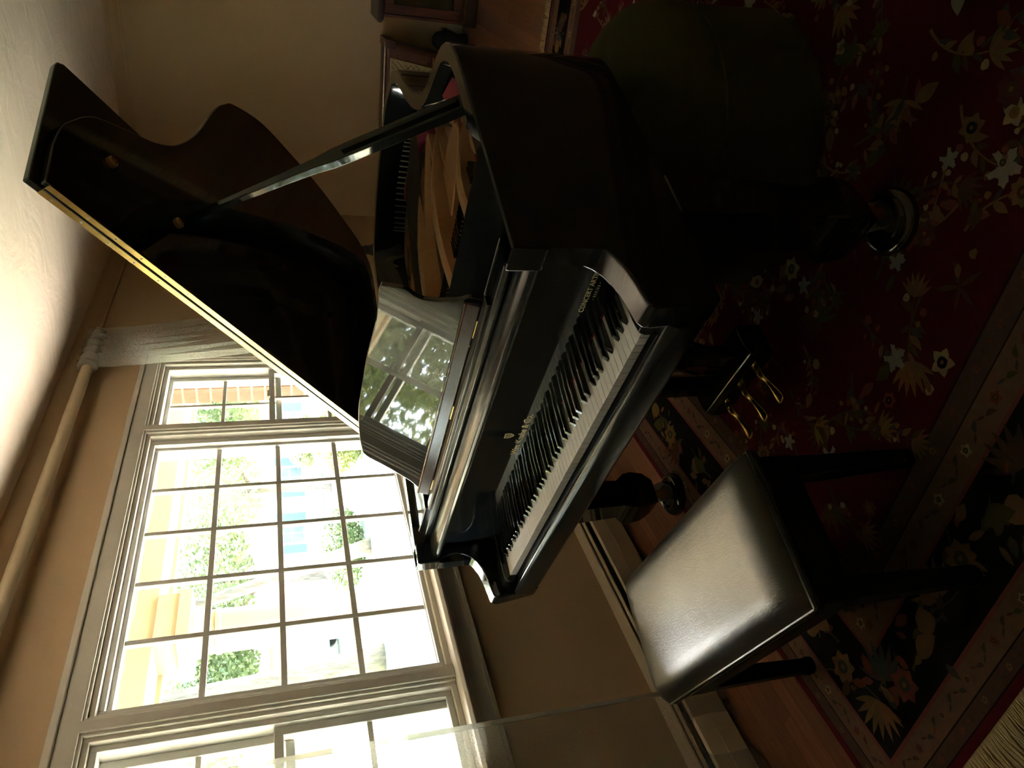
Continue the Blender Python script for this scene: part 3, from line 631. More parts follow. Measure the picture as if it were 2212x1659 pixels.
# legs with flared ferrule and brass caster
def leg(x, y, cast_dir=0.6):
    def ring(w0, z): return [(x-w0, y-w0, z), (x+w0, y-w0, z), (x+w0, y+w0, z), (x-w0, y+w0, z)]
    lv = [(0.060, 0.632), (0.062, 0.50), (0.052, 0.262), (0.052, 0.258), (0.069, 0.232), (0.072, 0.205), (0.066, 0.155), (0.050, 0.122), (0.046, 0.112)]
    mb = MB(); vs = []
    for wv, z in lv: vs += ring(wv, z)
    n = len(lv)
    mb.add(vs, [(i*4+k, i*4+(k+1) % 4, (i+1)*4+(k+1) % 4, (i+1)*4+k) for i in range(n-1) for k in range(4)]+[(0, 1, 2, 3), tuple((n-1)*4+k for k in (3, 2, 1, 0))])
    lg = pp('leg', mb, LACQ, bev=0.005)
    cs = pp('caster', MB().lathe([(0.036, 0.100), (0.036, 0.113), (0.020, 0.115)], (x, y, 0), 18).lathe([(0.016, 0.060), (0.020, 0.102)], (x, y, 0), 14), COPPERY, lg, smooth='auto')
    c, s = math.cos(cast_dir), math.sin(cast_dir)
    R = Matrix.Translation((x+0.012*c, y+0.012*s, 0.066)) @ Matrix.Rotation(cast_dir, 4, 'Z')
    whl = MB().lathe([(0.004, -0.026), (0.030, -0.026), (0.034, -0.020), (0.034, 0.020), (0.030, 0.026), (0.004, 0.026)], seg=24).xf(R @ Matrix.Rotation(PI/2, 4, 'X'))
    pp('caster_wheel', whl, NICKEL, lg, smooth='auto')
    frk = MB().prism([(-0.014, -0.006), (0.014, -0.006), (0.018, 0.046), (-0.018, 0.046)], 'y', -0.033, -0.028).prism([(-0.014, -0.006), (0.014, -0.006), (0.018, 0.046), (-0.018, 0.046)], 'y', 0.028, 0.033).box((-0.018, -0.033, 0.040), (0.018, 0.033, 0.046)).xf(R)
    pp('caster_fork', frk, COPPERY, lg, bev=0.002)
LEGS = [(0.680, 0.272), (-0.680, 0.272), (-0.18, 1.40)]
for k, (x, y) in enumerate(LEGS): leg(x, y, (0.9, 0.9, 0.3)[k])
# pedal lyre
LX, LYY = 0.060, 0.300
lyre = pp('lyre_block', MB().box((LX-0.11, LYY-0.045, 0.585), (LX+0.11, LYY+0.045, 0.632)), LACQ, bev=0.005)
for s in (-1, 1):
    pp('lyre_post', MB().hexa([(LX+s*0.075-0.022, LYY-0.024, 0.17), (LX+s*0.075+0.022, LYY-0.024, 0.17), (LX+s*0.075+0.022, LYY+0.024, 0.17), (LX+s*0.075-0.022, LYY+0.024, 0.17)], [(LX+s*0.075-0.022, LYY-0.024, 0.59), (LX+s*0.075+0.022, LYY-0.024, 0.59), (LX+s*0.075+0.022, LYY+0.024, 0.59), (LX+s*0.075-0.022, LYY+0.024, 0.59)]), LACQ, bev=0.005)
    pp('lyre_brace', MB().tube([(LX+s*0.06, LYY+0.03, 0.20), (LX+s*0.04, LYY+0.26, 0.63)], 0.007, 8), LACQ, smooth='auto')
for x in (-0.03, 0, 0.03): pp('trap_rod', MB().tube([(LX+x, LYY+0.008, 0.16), (LX+x, LYY+0.008, 0.60)], 0.0035, 6), BRASS, smooth='auto')
box_p = [(LYY-0.060, 0.095), (LYY-0.064, 0.150), (LYY-0.050, 0.168), (LYY-0.02, 0.176), (LYY+0.05, 0.176), (LYY+0.06, 0.10), (LYY+0.05, 0.085), (LYY-0.05, 0.085)]
pp('pedal_box', MB().prism(box_p, 'x', LX-0.150, LX+0.150), LACQ, bev=0.006)
ped = []
ctr = catmull([(0.0, 0.0, 0.013), (0.035, 0.013, 0.0155), (0.060, 0.011, 0.012), (0.085, -0.002, 0.0095), (0.115, -0.010, 0.0145), (0.138, -0.013, 0.0185), (0.150, -0.014, 0.013), (0.155, -0.014, 0.004)], 4)
for k, x in enumerate((LX-0.092, LX, LX+0.092)):
    mb = MB(); vs = []
    for d, h, wv in ctr:
        for a, b in ((-1, -0.5), (-0.85, 0.3), (-0.35, 0.8), (0.35, 0.8), (0.85, 0.3), (1, -0.5), (0.5, -0.9), (-0.5, -0.9)): vs.append((x+a*wv, LYY-0.03-d, 0.105+h+b*0.006))
    n = len(ctr)
    mb.add(vs, [(i*8+j, i*8+(j+1) % 8, (i+1)*8+(j+1) % 8, (i+1)*8+j) for i in range(n-1) for j in range(8)]+[tuple(range(8)), tuple((n-1)*8+j for j in range(7, -1, -1))])
    pp('pedal', mb, BRASS, smooth=True)
# caster cups under the legs
RZ_P = Matrix.Translation(PIANO.location) @ Matrix.Rotation(-0.370065, 4, 'Z')
cupm = MB().lathe([(0.001, 0.024), (0.045, 0.024), (0.050, 0.034), (0.058, 0.036), (0.063, 0.028), (0.072, 0.026), (0.079, 0.018), (0.082, 0.008), (0.080, 0.0), (0.001, 0.0)], seg=36).mesh('caster_cup')
for k, (x, y) in enumerate(LEGS):
    p = RZ_P @ Vector((x, y, 0.0)); p.z = 0.0108
    c = tag(obj('caster_cup', cupm, CUPM if k == 0 else None, loc=p, smooth='auto'), ('black turned caster cup under the treble leg of the piano', 'dark caster cup under the bass leg of the piano by the bench', 'dark caster cup under the tail leg of the piano')[k], 'caster cup', 'caster cups under the piano')
# ------------------------------------------------------------------ piano bench
bc = RZ_P @ Vector((0.030, -0.342, 0))
BN = empty('piano_bench', bc, -0.370065-0.012)
tag(BN, 'black piano bench with padded leather seat and square tapered legs', 'bench')
BL, BW = 0.362, 0.176
# padded seat: pillow profile
mb = MB(); vs = []; NX, NY = 30, 18
def pil(x, y):
    ex = min(1, (BL-abs(x))/0.05); ey = min(1, (BW-abs(y))/0.05)
    e = max(0.0, min(ex, 1))*1.0; g = max(0.0, min(ey, 1))
    r = lambda t: math.sqrt(max(0, 1-(1-t)**2))
    return 0.462+0.048*r(e)*r(g)+0.012*math.cos(x/BL*PI/2)*math.cos(y/BW*PI/2)
xs = [-BL+2*BL*(0.5-0.5*math.cos(PI*i/NX)) for i in range(NX+1)]; ys = [-BW+2*BW*(0.5-0.5*math.cos(PI*j/NY)) for j in range(NY+1)]
for x in xs:
    for y in ys: vs.append((x, y, pil(x, y)))
mb.add(vs, [(i*(NY+1)+j, (i+1)*(NY+1)+j, (i+1)*(NY+1)+j+1, i*(NY+1)+j+1) for i in range(NX) for j in range(NY)])
nb = len(mb.v); ringi = [i*(NY+1) for i in range(NX+1)]+[NX*(NY+1)+j for j in range(1, NY+1)]+[i*(NY+1)+NY for i in range(NX-1, -1, -1)]+[j for j in range(NY-1, 0, -1)]
mb.v += [(mb.v[i][0], mb.v[i][1], 0.448) for i in ringi]; R = len(ringi)
mb.f += [(ringi[k], ringi[(k+1) % R], nb+(k+1) % R, nb+k) for k in range(R)]+[tuple(nb+k for k in range(R))]
obj('seat_cushion', mb, LEATHER, BN, smooth='auto')
pip = [(BL+0.001, -BW), (BL+0.001, BW), (-BL-0.001, BW), (-BL-0.001, -BW), (BL+0.001, -BW)]
obj('piping', MB().tube([(a, b*1.004, 0.458) for a, b in pip], 0.0042, 8), LEATHER, BN, smooth='auto')
def rect_ring(mb, bx, by, z0, z1, t):
    mb.box((-bx, -by, z0), (bx, -by+t, z1)); mb.box((-bx, by-t, z0), (bx, by, z1)); mb.box((-bx, -by+t, z0), (-bx+t, by-t, z1)); mb.box((bx-t, -by+t, z0), (bx, by-t, z1))
mb = MB().box((-BL-0.004, -BW-0.004, 0.434), (BL+0.004, BW+0.004, 0.450)); obj('seat_frame', mb, LACQ, BN, bev=0.005, seg=3)
mb = MB(); rect_ring(mb, BL-0.008, BW-0.008, 0.345, 0.436, 0.02); obj('apron', mb, SATIN, BN, bev=0.002)
for sx in (-1, 1):
    for sy in (-1, 1):
        x, y = sx*(BL-0.036), sy*(BW-0.036); a, b = 0.028, 0.019
        lg = MB().hexa([(x-b+sx*0.006, y-b+sy*0.006, 0.035), (x+b+sx*0.006, y-b+sy*0.006, 0.035), (x+b+sx*0.006, y+b+sy*0.006, 0.035), (x-b+sx*0.006, y+b+sy*0.006, 0.035)], [(x-a, y-a, 0.436), (x+a, y-a, 0.436), (x+a, y+a, 0.436), (x-a, y+a, 0.436)])
        l_ = obj('leg', lg, SATIN, BN, bev=0.004)
        obj('foot', MB().lathe([(0.018, 0.0109), (0.024, 0.014), (0.025, 0.030), (0.020, 0.038)], (x+sx*0.006, y+sy*0.006, 0), 14), SATIN, l_, smooth='auto')

# ------------------------------------------------------------------ the floral rug
RX0, RX1, RY0, RY1 = 0.875, 3.62, -0.565, 2.985
RT = 0.0085
rug = empty('area_rug', ((RX0+RX1)/2, (RY0+RY1)/2, 0))
tag(rug, 'large dark red floral wool rug with black flower border and cream fringe', 'rug')
RO = Vector((-(RX0+RX1)/2, -(RY0+RY1)/2, 0))
def colored(name, polys, parent, kind=None):
    """polys: list of (vertex list, colour)"""
    vs, fs, cs = [], [], []
    for pts, c in polys:
        o = len(vs); vs += [tuple(Vector(p)+RO) for p in pts]; fs.append(tuple(range(o, o+len(pts)))); cs += [(*c, 1.0)]*len(pts)
    me = bpy.data.meshes.new(name); me.from_pydata(vs, [], fs)
    ca = me.color_attributes.new('Col', 'FLOAT_COLOR', 'POINT')
    ca.data.foreach_set('color', [x for c in cs for x in c]); me.materials.append(RUG)
    o = bpy.data.objects.new(name, me); COL.objects.link(o); o.parent = parent
    if kind: o['kind'] = kind
    return o
FIELD = (0.070, 0.0085, 0.013); BLACKB = (0.010, 0.0095, 0.010); GUARD = (0.150, 0.090, 0.060); GUARD2 = (0.085, 0.050, 0.040); SELV = (0.085, 0.008, 0.016); LINE = (0.020, 0.014, 0.013); ROSE = (0.17, 0.055, 0.05)
def rect(i, z): return [(RX0+i, RY0+i, z), (RX1-i, RY0+i, z), (RX1-i, RY1-i, z), (RX0+i, RY1-i, z)]
def band(i0, i1, z, c):
    a, b = rect(i0, z), rect(i1, z); return [([a[k], a[(k+1) % 4], b[(k+1) % 4], b[k]], c) for k in range(4)]
P = []
lay = [(0, 0.020, SELV), (0.020, 0.024, LINE), (0.024, 0.058, GUARD2), (0.058, 0.062, LINE), (0.062, 0.122, GUARD), (0.122, 0.132, ROSE), (0.132, 0.305, BLACKB), (0.305, 0.315, ROSE), (0.315, 0.390, GUARD), (0.390, 0.394, LINE), (0.394, 0.448, GUARD2), (0.448, 0.454, LINE)]
for a, b, c in lay: P += band(a, b, RT, c)
P.append((rect(0.454, RT), FIELD))
low = [(x, y, 0.0002) for x, y, z in rect(0, 0)]
top = rect(0, RT)
for k in range(4): P.append(([low[k], low[(k+1) % 4], top[(k+1) % 4], top[k]], SELV))
colored('pile', P, rug)
# woven motifs: leaves, fans, blossoms, maple leaves and stems
motifs = []; layer = [0]
def put(pts2, x, y, ang, sc, c, lift):
    ca, sa = math.cos(ang), math.sin(ang); layer[0] += 1
    z = RT+0.00025+lift*0.00045+(layer[0] % 9)*0.00004
    motifs.append(([(x+(a*ca-b*sa)*sc, y+(a*sa+b*ca)*sc, z) for a, b in pts2], c))
def leafshape(w=0.3, n=6, bend=0.0): 
    up_ = [(t/n, w*math.sin(PI*(t/n)**0.85)*0.5+bend*math.sin(PI*t/n)) for t in range(n+1)]
    dn_ = [(t/n, -w*math.sin(PI*(t/n)**0.85)*0.5+bend*math.sin(PI*t/n)) for t in range(n-1, 0, -1)]
    return up_+dn_
def maple():
    out = []
    for k in range(36):
        a = 2*PI*k/36; r = 0.36+0.34*abs(math.cos(2.5*a))**1.6+(0.07 if k % 2 else -0.03)
        if abs(a-PI) < 0.5: r *= 0.6
        out.append((r*math.cos(a), r*math.sin(a)))
    return out
def disc(n=10, j=0.12): return [((1+random.uniform(-j, j))*math.cos(2*PI*k/n), (1+random.uniform(-j, j))*math.sin(2*PI*k/n)) for k in range(n)]
TAN = (0.165, 0.100, 0.052); OLV = (0.066, 0.060, 0.022); SIL = (0.25, 0.24, 0.205); PNK = (0.155, 0.052, 0.044); GLD = (0.19, 0.115, 0.042); BRN = (0.078, 0.042, 0.024); TERR = (0.150, 0.046, 0.022); CRM = (0.30, 0.235, 0.135); SLT = (0.056, 0.053, 0.045); PLUM = (0.095, 0.024, 0.032)
def stem(x, y, ang, L, c, curv=0.6, w=0.004):
    pts = []; a = ang; p = (x, y); n = 9; left, right_ = [], []
    for k in range(n+1):
        ww = w*(1-0.6*k/n); left.append((p[0]-math.sin(a)*ww, p[1]+math.cos(a)*ww)); right_.append((p[0]+math.sin(a)*ww, p[1]-math.cos(a)*ww)); pts.append((p[0], p[1], a))
        p = (p[0]+math.cos(a)*L/n, p[1]+math.sin(a)*L/n); a += curv/n
    for k in range(n): put([left[k], left[k+1], right_[k+1], right_[k]], 0, 0, 0, 1, c, 0)
    return pts
def fan(x, y, ang, sc, c, n=7, spread=1.9, lift=1):
    for k in range(n): 
        a = ang+spread*(k/(n-1)-0.5); put(leafshape(0.20, 5, 0.04*(k-n/2)/n), x, y, a, sc*(0.75+0.25*math.cos(2*(k/(n-1)-0.5))), tuple(v*random.uniform(0.8, 1.2) for v in c), lift)
def blossom(x, y, sc, c, c2, n=6):
    for k in range(n): put(leafshape(0.75, 5), x, y, 2*PI*k/n+random.random()*0.2, sc, tuple(v*random.uniform(0.8, 1.15) for v in c), 2)
    put(disc(9), x, y, 0, sc*0.42, c2, 3); put(disc(7), x, y, 0, sc*0.15, TAN, 4)
def spray(x, y, ang, sc, inside):
    c = random.choice((OLV, SLT, BRN, TAN))
    pts = stem(x, y, ang, sc, c, random.uniform(-1.2, 1.2))
    for k, (px, py, a) in enumerate(pts[2:]):
        for sd_ in (-1, 1):
            if random.random() < 0.62: 
                q = random.random()
                if q < 0.7: put(leafshape(random.uniform(0.25, 0.5), 5, random.uniform(-0.1, 0.1)), px, py, a+sd_*random.uniform(0.5, 1.1), sc*random.uniform(0.16, 0.30), random.choice((OLV, TAN, SLT, BRN, TAN, PNK)), 1)
                else: put(disc(8, 0.2), px+math.cos(a+sd_)*sc*0.16, py+math.sin(a+sd_)*sc*0.16, 0, sc*random.uniform(0.035, 0.06), random.choice((CRM, PNK, TERR, GLD)), 2)
    px, py, a = pts[-1]
    q = random.random()
    if q < 0.28: blossom(px, py, sc*random.uniform(0.14, 0.22), random.choice((PNK, TAN, BRN, PLUM)), random.choice((PLUM, SLT, BRN)), random.choice((5, 8, 9)))
    elif q < 0.6: fan(px, py, a, sc*random.uniform(0.35, 0.5), random.choice((TAN, BRN, GLD)))
    elif q < 0.8: put(maple(), px, py, a, sc*random.uniform(0.22, 0.32), random.choice((SIL, SIL, OLV)), 2)
    else: put(leafshape(0.55, 6), px, py, a, sc*0.35, random.choice((SIL, TAN, OLV)), 2)
random.seed(21)
fx0, fx1, fy0, fy1 = RX0+0.56, RX1-0.56, RY0+0.56, RY1-0.56
gx = 12; gy = 18
for i in range(gx):
    for j in range(gy):
        x = fx0+(fx1-fx0)*(i+0.5+random.uniform(-0.4, 0.4))/gx; y = fy0+(fy1-fy0)*(j+0.5+random.uniform(-0.4, 0.4))/gy
        spray(x, y, random.random()*2*PI, random.uniform(0.13, 0.21), True)
for k in range(300):
    x = random.uniform(fx0-0.07, fx1+0.07); y = random.uniform(fy0-0.07, fy1+0.07); q = random.random()
    if q < 0.45: put(leafshape(random.uniform(0.3, 0.6), 5), x, y, random.random()*7, random.uniform(0.025, 0.06), random.choice((TAN, OLV, PNK, BRN, SLT, TERR)), 3)
    elif q < 0.62: put(disc(8, 0.25), x, y, 0, random.uniform(0.008, 0.016), random.choice((CRM, PNK, GLD, TERR)), 3)
    elif q < 0.72: put(maple(), x, y, random.random()*7, random.uniform(0.035, 0.055), random.choice((SIL, OLV, SIL)), 3)
    elif q < 0.86: fan(x, y, random.random()*7, random.uniform(0.05, 0.10), random.choice((BRN, TAN, OLV)), random.choice((5, 6, 8)), random.choice((1.7, 2.6, 5.4)))
    else: blossom(x, y, random.uniform(0.02, 0.038), random.choice((PNK, TAN, TERR, CRM)), random.choice((GLD, SLT, BLACKB)), random.choice((5, 6, 7)))
# big botanical motifs in the black border, small ones in the guard bands
def along(i, step, fn):
    for (ax_, ay, bx, by) in ((RX0+i, RY0+i, RX1-i, RY0+i), (RX0+i, RY0+i, RX0+i, RY1-i), (RX1-i, RY0+i, RX1-i, RY1-i), (RX0+i, RY1-i, RX1-i, RY1-i)):
        L = math.hypot(bx-ax_, by-ay); n = int(L/step); a = math.atan2(by-ay, bx-ax_)
        for k in range(n):
            t = (k+0.5)/n; fn(ax_+(bx-ax_)*t, ay+(by-ay)*t, a, k)
def bord(x, y, a, k):
    x += random.uniform(-0.03, 0.03); y += random.uniform(-0.03, 0.03); q = k % 4
    if q == 0: fan(x, y, a+random.uniform(0.5, 2.4), 0.10, random.choice((TAN, SLT, BRN)), 8, 2.4)
    elif q == 1: blossom(x, y, 0.045, random.choice((PNK, TAN, GLD, BRN)), random.choice((BRN, SLT)), random.choice((6, 7, 8)))
    elif q == 2: put(leafshape(0.6, 6, 0.1), x, y, a+random.uniform(-1, 1), 0.085, random.choice((SLT, OLV, TAN)), 2)
    else: put(disc(12, 0.12), x, y, 0, 0.030, random.choice((TAN, BRN, GLD)), 2)
    for _ in range(5):
        put(leafshape(random.uniform(0.3, 0.6), 5), x+random.uniform(-0.055, 0.055), y+random.uniform(-0.055, 0.055), random.random()*7, random.uniform(0.025, 0.055), random.choice((SLT, OLV, TAN, BRN, PNK, TERR)), 1)
    stem(x-0.04*math.cos(a), y-0.04*math.sin(a), a+random.uniform(-0.7, 0.7), 0.11, random.choice((SLT, OLV, BRN)))
along(0.218, 0.088, bord)
def gd(col_set, s):
    def f(x, y, a, k):
        if k % 3 == 0: blossom(x, y, s, random.choice(col_set), BRN, 5)
        else:
            put(leafshape(0.45, 5, 0.12), x, y, a+(0.6 if k % 2 else -0.6), s*1.8, random.choice((BRN, SLT, OLV, GUARD2)), 1)
            put(leafshape(0.3, 4), x, y, a+PI+(0.5 if k % 2 else -0.5), s*1.5, random.choice((BRN, TERR, SLT)), 1)
    return f
along(0.092, 0.042, gd((TAN, CRM, PNK), 0.014)); along(0.352, 0.046, gd((PNK, CRM, TERR), 0.017))
along(0.041, 0.036, gd((TAN, GUARD, PNK), 0.009)); along(0.421, 0.036, gd((TAN, BRN, PNK), 0.011))
colored('woven_motif', motifs, rug, 'stuff')
mb = MB(); random.seed(5)
for y, s in ((RY1, 1), (RY0, -1)):
    x = RX0+0.004
    while x < RX1:
        x += 0.0042
        L = random.uniform(0.075, 0.105); dx = random.uniform(-0.012, 0.012)
        mb.tube([(x, y, 0.004), (x+dx*0.4, y+s*L*0.4, 0.0045+random.random()*0.004), (x+dx, y+s*L, 0.0022)], 0.0021, 4)
mb.xf(Matrix.Translation(RO))
f_ = obj('fringe', mb, FRINGE, rug); f_['kind'] = 'stuff'

# ------------------------------------------------------------------ olive tufted ottoman partly under the piano
OC, ORR, OH = Vector((2.115, 0.960, 0)), 0.405, 0.50
ott = empty('tufted_ottoman', (OC.x, OC.y, RT))
tag(ott, 'round olive green ottoman with tufted top and pleated skirt beside the piano', 'ottoman')
buttons = [(0.0, 0.0)]+[(0.21*math.cos(2*PI*k/6+0.35), 0.21*math.sin(2*PI*k/6+0.35)) for k in range(6)]
def dome(x, y):
    r = math.hypot(x, y)/ORR
    z = 0.375+0.125*math.sqrt(max(0, 1-min(1, r)**3.2))
    for bx, by in buttons:
        d = math.hypot(x-bx, y-by); z -= 0.034*math.exp(-(d/0.035)**2)+0.012*math.exp(-(d/0.09)**2)
    for k in range(6):
        bx, by = buttons[k+1]; dd = abs(x*by-y*bx)/math.hypot(bx, by)
        if x*bx+y*by > 0: z -= 0.010*math.exp(-(dd/0.010)**2)*min(1, r*1.6)*(1-max(0, r-0.8)*4 if r > 0.8 else 1)
    return z
mb = MB(); vs = [(0, 0, dome(0, 0))]; NR, NA = 26, 84
for i in range(1, NR+1):
    r = ORR*math.sin(PI/2*i/NR)
    for k in range(NA):
        a = 2*PI*k/NA; vs.append((r*math.cos(a), r*math.sin(a), dome(r*math.cos(a), r*math.sin(a))))
fs = [(0, 1+k, 1+(k+1) % NA) for k in range(NA)]
for i in range(NR-1): fs += [(1+i*NA+k, 1+(i+1)*NA+k, 1+(i+1)*NA+(k+1) % NA, 1+i*NA+(k+1) % NA) for k in range(NA)]
o = len(vs); last = 1+(NR-1)*NA
for dz, dr in ((-0.03, 0.004), (-0.075, 0.003), (-0.09, -0.004)):
    vs += [((ORR+dr)*math.cos(2*PI*k/NA), (ORR+dr)*math.sin(2*PI*k/NA), 0.375+dz) for k in range(NA)]
for i in range(3):
    p0 = last if i == 0 else o+(i-1)*NA; p1 = o+i*NA
    fs += [(p0+k, p1+k, p1+(k+1) % NA, p0+(k+1) % NA) for k in range(NA)]
mb.add(vs, fs); obj('tufted_top', mb, OTTO, ott, smooth=True)
for bx, by in buttons: obj('button', MB().lathe([(0.011, -0.004), (0.011, 0.002), (0.007, 0.006), (0.001, 0.007)], (bx, by, dome(bx, by)), 12), OTTO, ott, smooth=True)
obj('welt', MB().tube([((ORR+0.002)*math.cos(2*PI*k/64), (ORR+0.002)*math.sin(2*PI*k/64), 0.292) for k in range(65)], 0.006, 8), OTTO, ott, smooth=True)
mb = MB(); vs = []; NA = 168
for j in range(9):
    z = 0.292-j*(0.290/8)
    for k in range(NA):
        a = 2*PI*k/NA; ph = (a*8/(2*PI)+0.28) % 1.0
        pleat = -0.020*math.exp(-((ph-0.5)/0.020)**2)*(0.25+0.75*j/8)
        r = ORR+0.002+0.010*j/8+pleat+0.004*math.sin(a*16)*(j/8); vs.append((r*math.cos(a), r*math.sin(a), z))
mb.add(vs, [(j*NA+k, (j+1)*NA+k, (j+1)*NA+(k+1) % NA, j*NA+(k+1) % NA) for j in range(8) for k in range(NA)])
obj('skirt', mb, OTTO, ott, smooth=True)

# ------------------------------------------------------------------ cabinet against the back wall
def yframe(mb, y0, y1, x0, x1, z0, z1, t):
    mb.box((x0, y0, z0), (x0+t, y1, z1)); mb.box((x1-t, y0, z0), (x1, y1, z1)); mb.box((x0+t, y0, z1-t), (x1-t, y1, z1)); mb.box((x0+t, y0, z0), (x1-t, y1, z0+t))
CX0, CX1, CYF, CYB = 1.985, 2.95, 4.575, YB-0.018
cab = empty('cabinet', ((CX0+CX1)/2, (CYF+CYB)/2, 0)); CO = Matrix.Translation((-(CX0+CX1)/2, -(CYF+CYB)/2, 0))
tag(cab, 'low mahogany cabinet with wire mesh door standing at the back wall', 'cabinet')
def cp(n, mb, m, parent=None, **k): return obj(n, mb.xf(CO), m, parent or cab, **k)
cp('body', MB().box((CX0, CYF+0.012, 0.09), (CX0+0.02, CYB, 0.672)).box((CX1-0.02, CYF+0.012, 0.09), (CX1, CYB, 0.672)).box((CX0, CYB-0.02, 0.09), (CX1, CYB, 0.672)).box((CX0, CYF+0.012, 0.09), (CX1, CYB, 0.11)), MAHOG, bev=0.003)
cp('top', MB().box((CX0-0.035, CYF-0.03, 0.672), (CX1+0.035, CYB, 0.702)).box((CX0-0.02, CYF-0.018, 0.66), (CX1+0.02, CYB, 0.674)), WALNUT, bev=0.006)
cp('plinth', MB().box((CX0-0.012, CYF-0.004, 0.0), (CX1+0.012, CYB, 0.092)), WALNUT, bev=0.005)
for a, b in ((CX0+0.025, (CX0+CX1)/2-0.003), ((CX0+CX1)/2+0.003, CX1-0.025)):
    mb = MB(); yframe(mb, CYF-0.006, CYF+0.014, a, b, 0.115, 0.655, 0.062); d_ = cp('door', mb, MAHOG, bev=0.004)
    mb = MB(); n = 22; x0, x1, z0, z1 = a+0.06, b-0.06, 0.175, 0.595
    for k in range(-40, 60):
        for s in (1, -1):
            pts = []
            xa = x0+k*0.018
            p = Vector((xa, CYF+0.004, z0 if s == 1 else z1)); q = p+Vector((z1-z0, 0, s*(z1-z0)))
            t0 = max(0, (x0-p.x)/(q.x-p.x)); t1 = min(1, (x1-p.x)/(q.x-p.x))
            if t1 > t0: mb.tube([p.lerp(q, t0), p.lerp(q, t1)], 0.0016, 3)
    wm = cp('wire_mesh', mb, WIRE, d_)
    cp('knob', MB().lathe([(0.012, 0), (0.006, 0.006), (0.012, 0.016), (0.002, 0.022)], seg=12).xf(Matrix.Translation((b-0.03 if a < 2.3 else a+0.03, CYF-0.006, 0.38)) @ Matrix.Rotation(PI/2, 4, 'X')), BRASS, d_, smooth='auto')
cp('shelf_back', MB().box((CX0+0.02, CYB-0.022, 0.11), (CX1-0.02, CYB-0.019, 0.66)), KEYWOOD)

# ------------------------------------------------------------------ leather trunk with a cream quilted panel
TK = empty('leather_trunk', (1.45, 4.74, 0), 0.05)
tag(TK, 'brown leather trunk with cream quilted panel and brass buckle at the back wall', 'trunk')
def trap(y0, y1, xa, xb, xc, xd, z0, z1): return MB().hexa([(xa, y0, z0), (xb, y0, z0), (xb, y1, z0), (xa, y1, z0)], [(xc, y0, z1), (xd, y0, z1), (xd, y1, z1), (xc, y1, z1)])
obj('shell', trap(-0.10, 0.18, -0.28, 0.28, -0.37, 0.37, 0.0, 0.625), LEATH2, TK, bev=0.03, seg=4)
obj('quilted_panel', trap(-0.112, -0.095, -0.17, 0.17, -0.255, 0.255, 0.05, 0.59), QUILT, TK, bev=0.006)
mb = MB()
for k in range(-14, 16):
    for s in (1, -1):
        p = Vector((k*0.04, -0.1135, 0.06)); q = p+Vector((s*0.52, 0, 0.52)); seg_ = []
        for t in range(27):
            c = p.lerp(q, t/26); lim = 0.165+(c.z-0.05)/0.54*0.085
            if abs(c.x) < lim: seg_.append(c)
        if len(seg_) > 1: mb.tube([seg_[0], seg_[-1]], 0.0018, 3)
obj('quilting', mb, LEATH2, TK, kind='stuff')
for s in (-1, 1):
    obj('welt', MB().tube([(s*0.172, -0.110, 0.05), (s*0.258, -0.110, 0.592)], 0.006, 8), QUILT, TK, smooth='auto')
    b_ = obj('strap', trap(-0.108, -0.098, s*0.255-0.018, s*0.255+0.018, s*0.300-0.018, s*0.300+0.018, 0.16, 0.52), LEATH2, TK, bev=0.002)
    obj('buckle', MB().tube([(s*0.262-0.024, -0.113, 0.28), (s*0.262+0.024, -0.113, 0.28), (s*0.268+0.024, -0.113, 0.33), (s*0.268-0.024, -0.113, 0.33), (s*0.262-0.024, -0.113, 0.28)], 0.0025, 6), BRASS, b_)
    obj('corner_guard', trap(-0.105, 0.185, s*0.345-0.03, s*0.345+0.03, s*0.352-0.03, s*0.352+0.03, 0.555, 0.63), LEATH2, TK, bev=0.008)
obj('rail', MB().tube([(-0.36, -0.09, 0.628), (0.36, -0.09, 0.628)], 0.006, 8), NICKEL, TK, smooth='auto')

# ------------------------------------------------------------------ dark lumpy doorstop on the floor by the wall
ds = empty('doorstop_figure', (1.835, 4.83, 0))
tag(ds, 'small black lumpy figure with a pointed ear on the floor by the baseboard', 'doorstop')
random.seed(3)
prof_ = [(0.004, 0.0), (0.062, 0.004), (0.066, 0.03), (0.058, 0.07), (0.066, 0.11), (0.078, 0.155), (0.072, 0.20), (0.052, 0.235), (0.024, 0.258), (0.003, 0.264)]
mb = MB().lathe(prof_, seg=22); mb.v = [(x*(1+0.10*math.sin(9*z*12+x*40)), y*(1+0.08*math.cos(7*z*12+y*50)), z) for x, y, z in mb.v]; obj('body', mb, IRON, ds, smooth=True)
obj('ear', MB().tube([(0.05, 0, 0.13), (0.080, -0.005, 0.165), (0.088, -0.008, 0.200)], 0.018, 8, 0.003), IRON, ds, smooth=True)
obj('muzzle', MB().lathe([(0.003, 0.0), (0.026, 0.01), (0.020, 0.035), (0.003, 0.045)], seg=10).xf(Matrix.Translation((-0.03, -0.06, 0.16)) @ Matrix.Rotation(PI/2.3, 4, 'X')), IRON, ds, smooth=True)

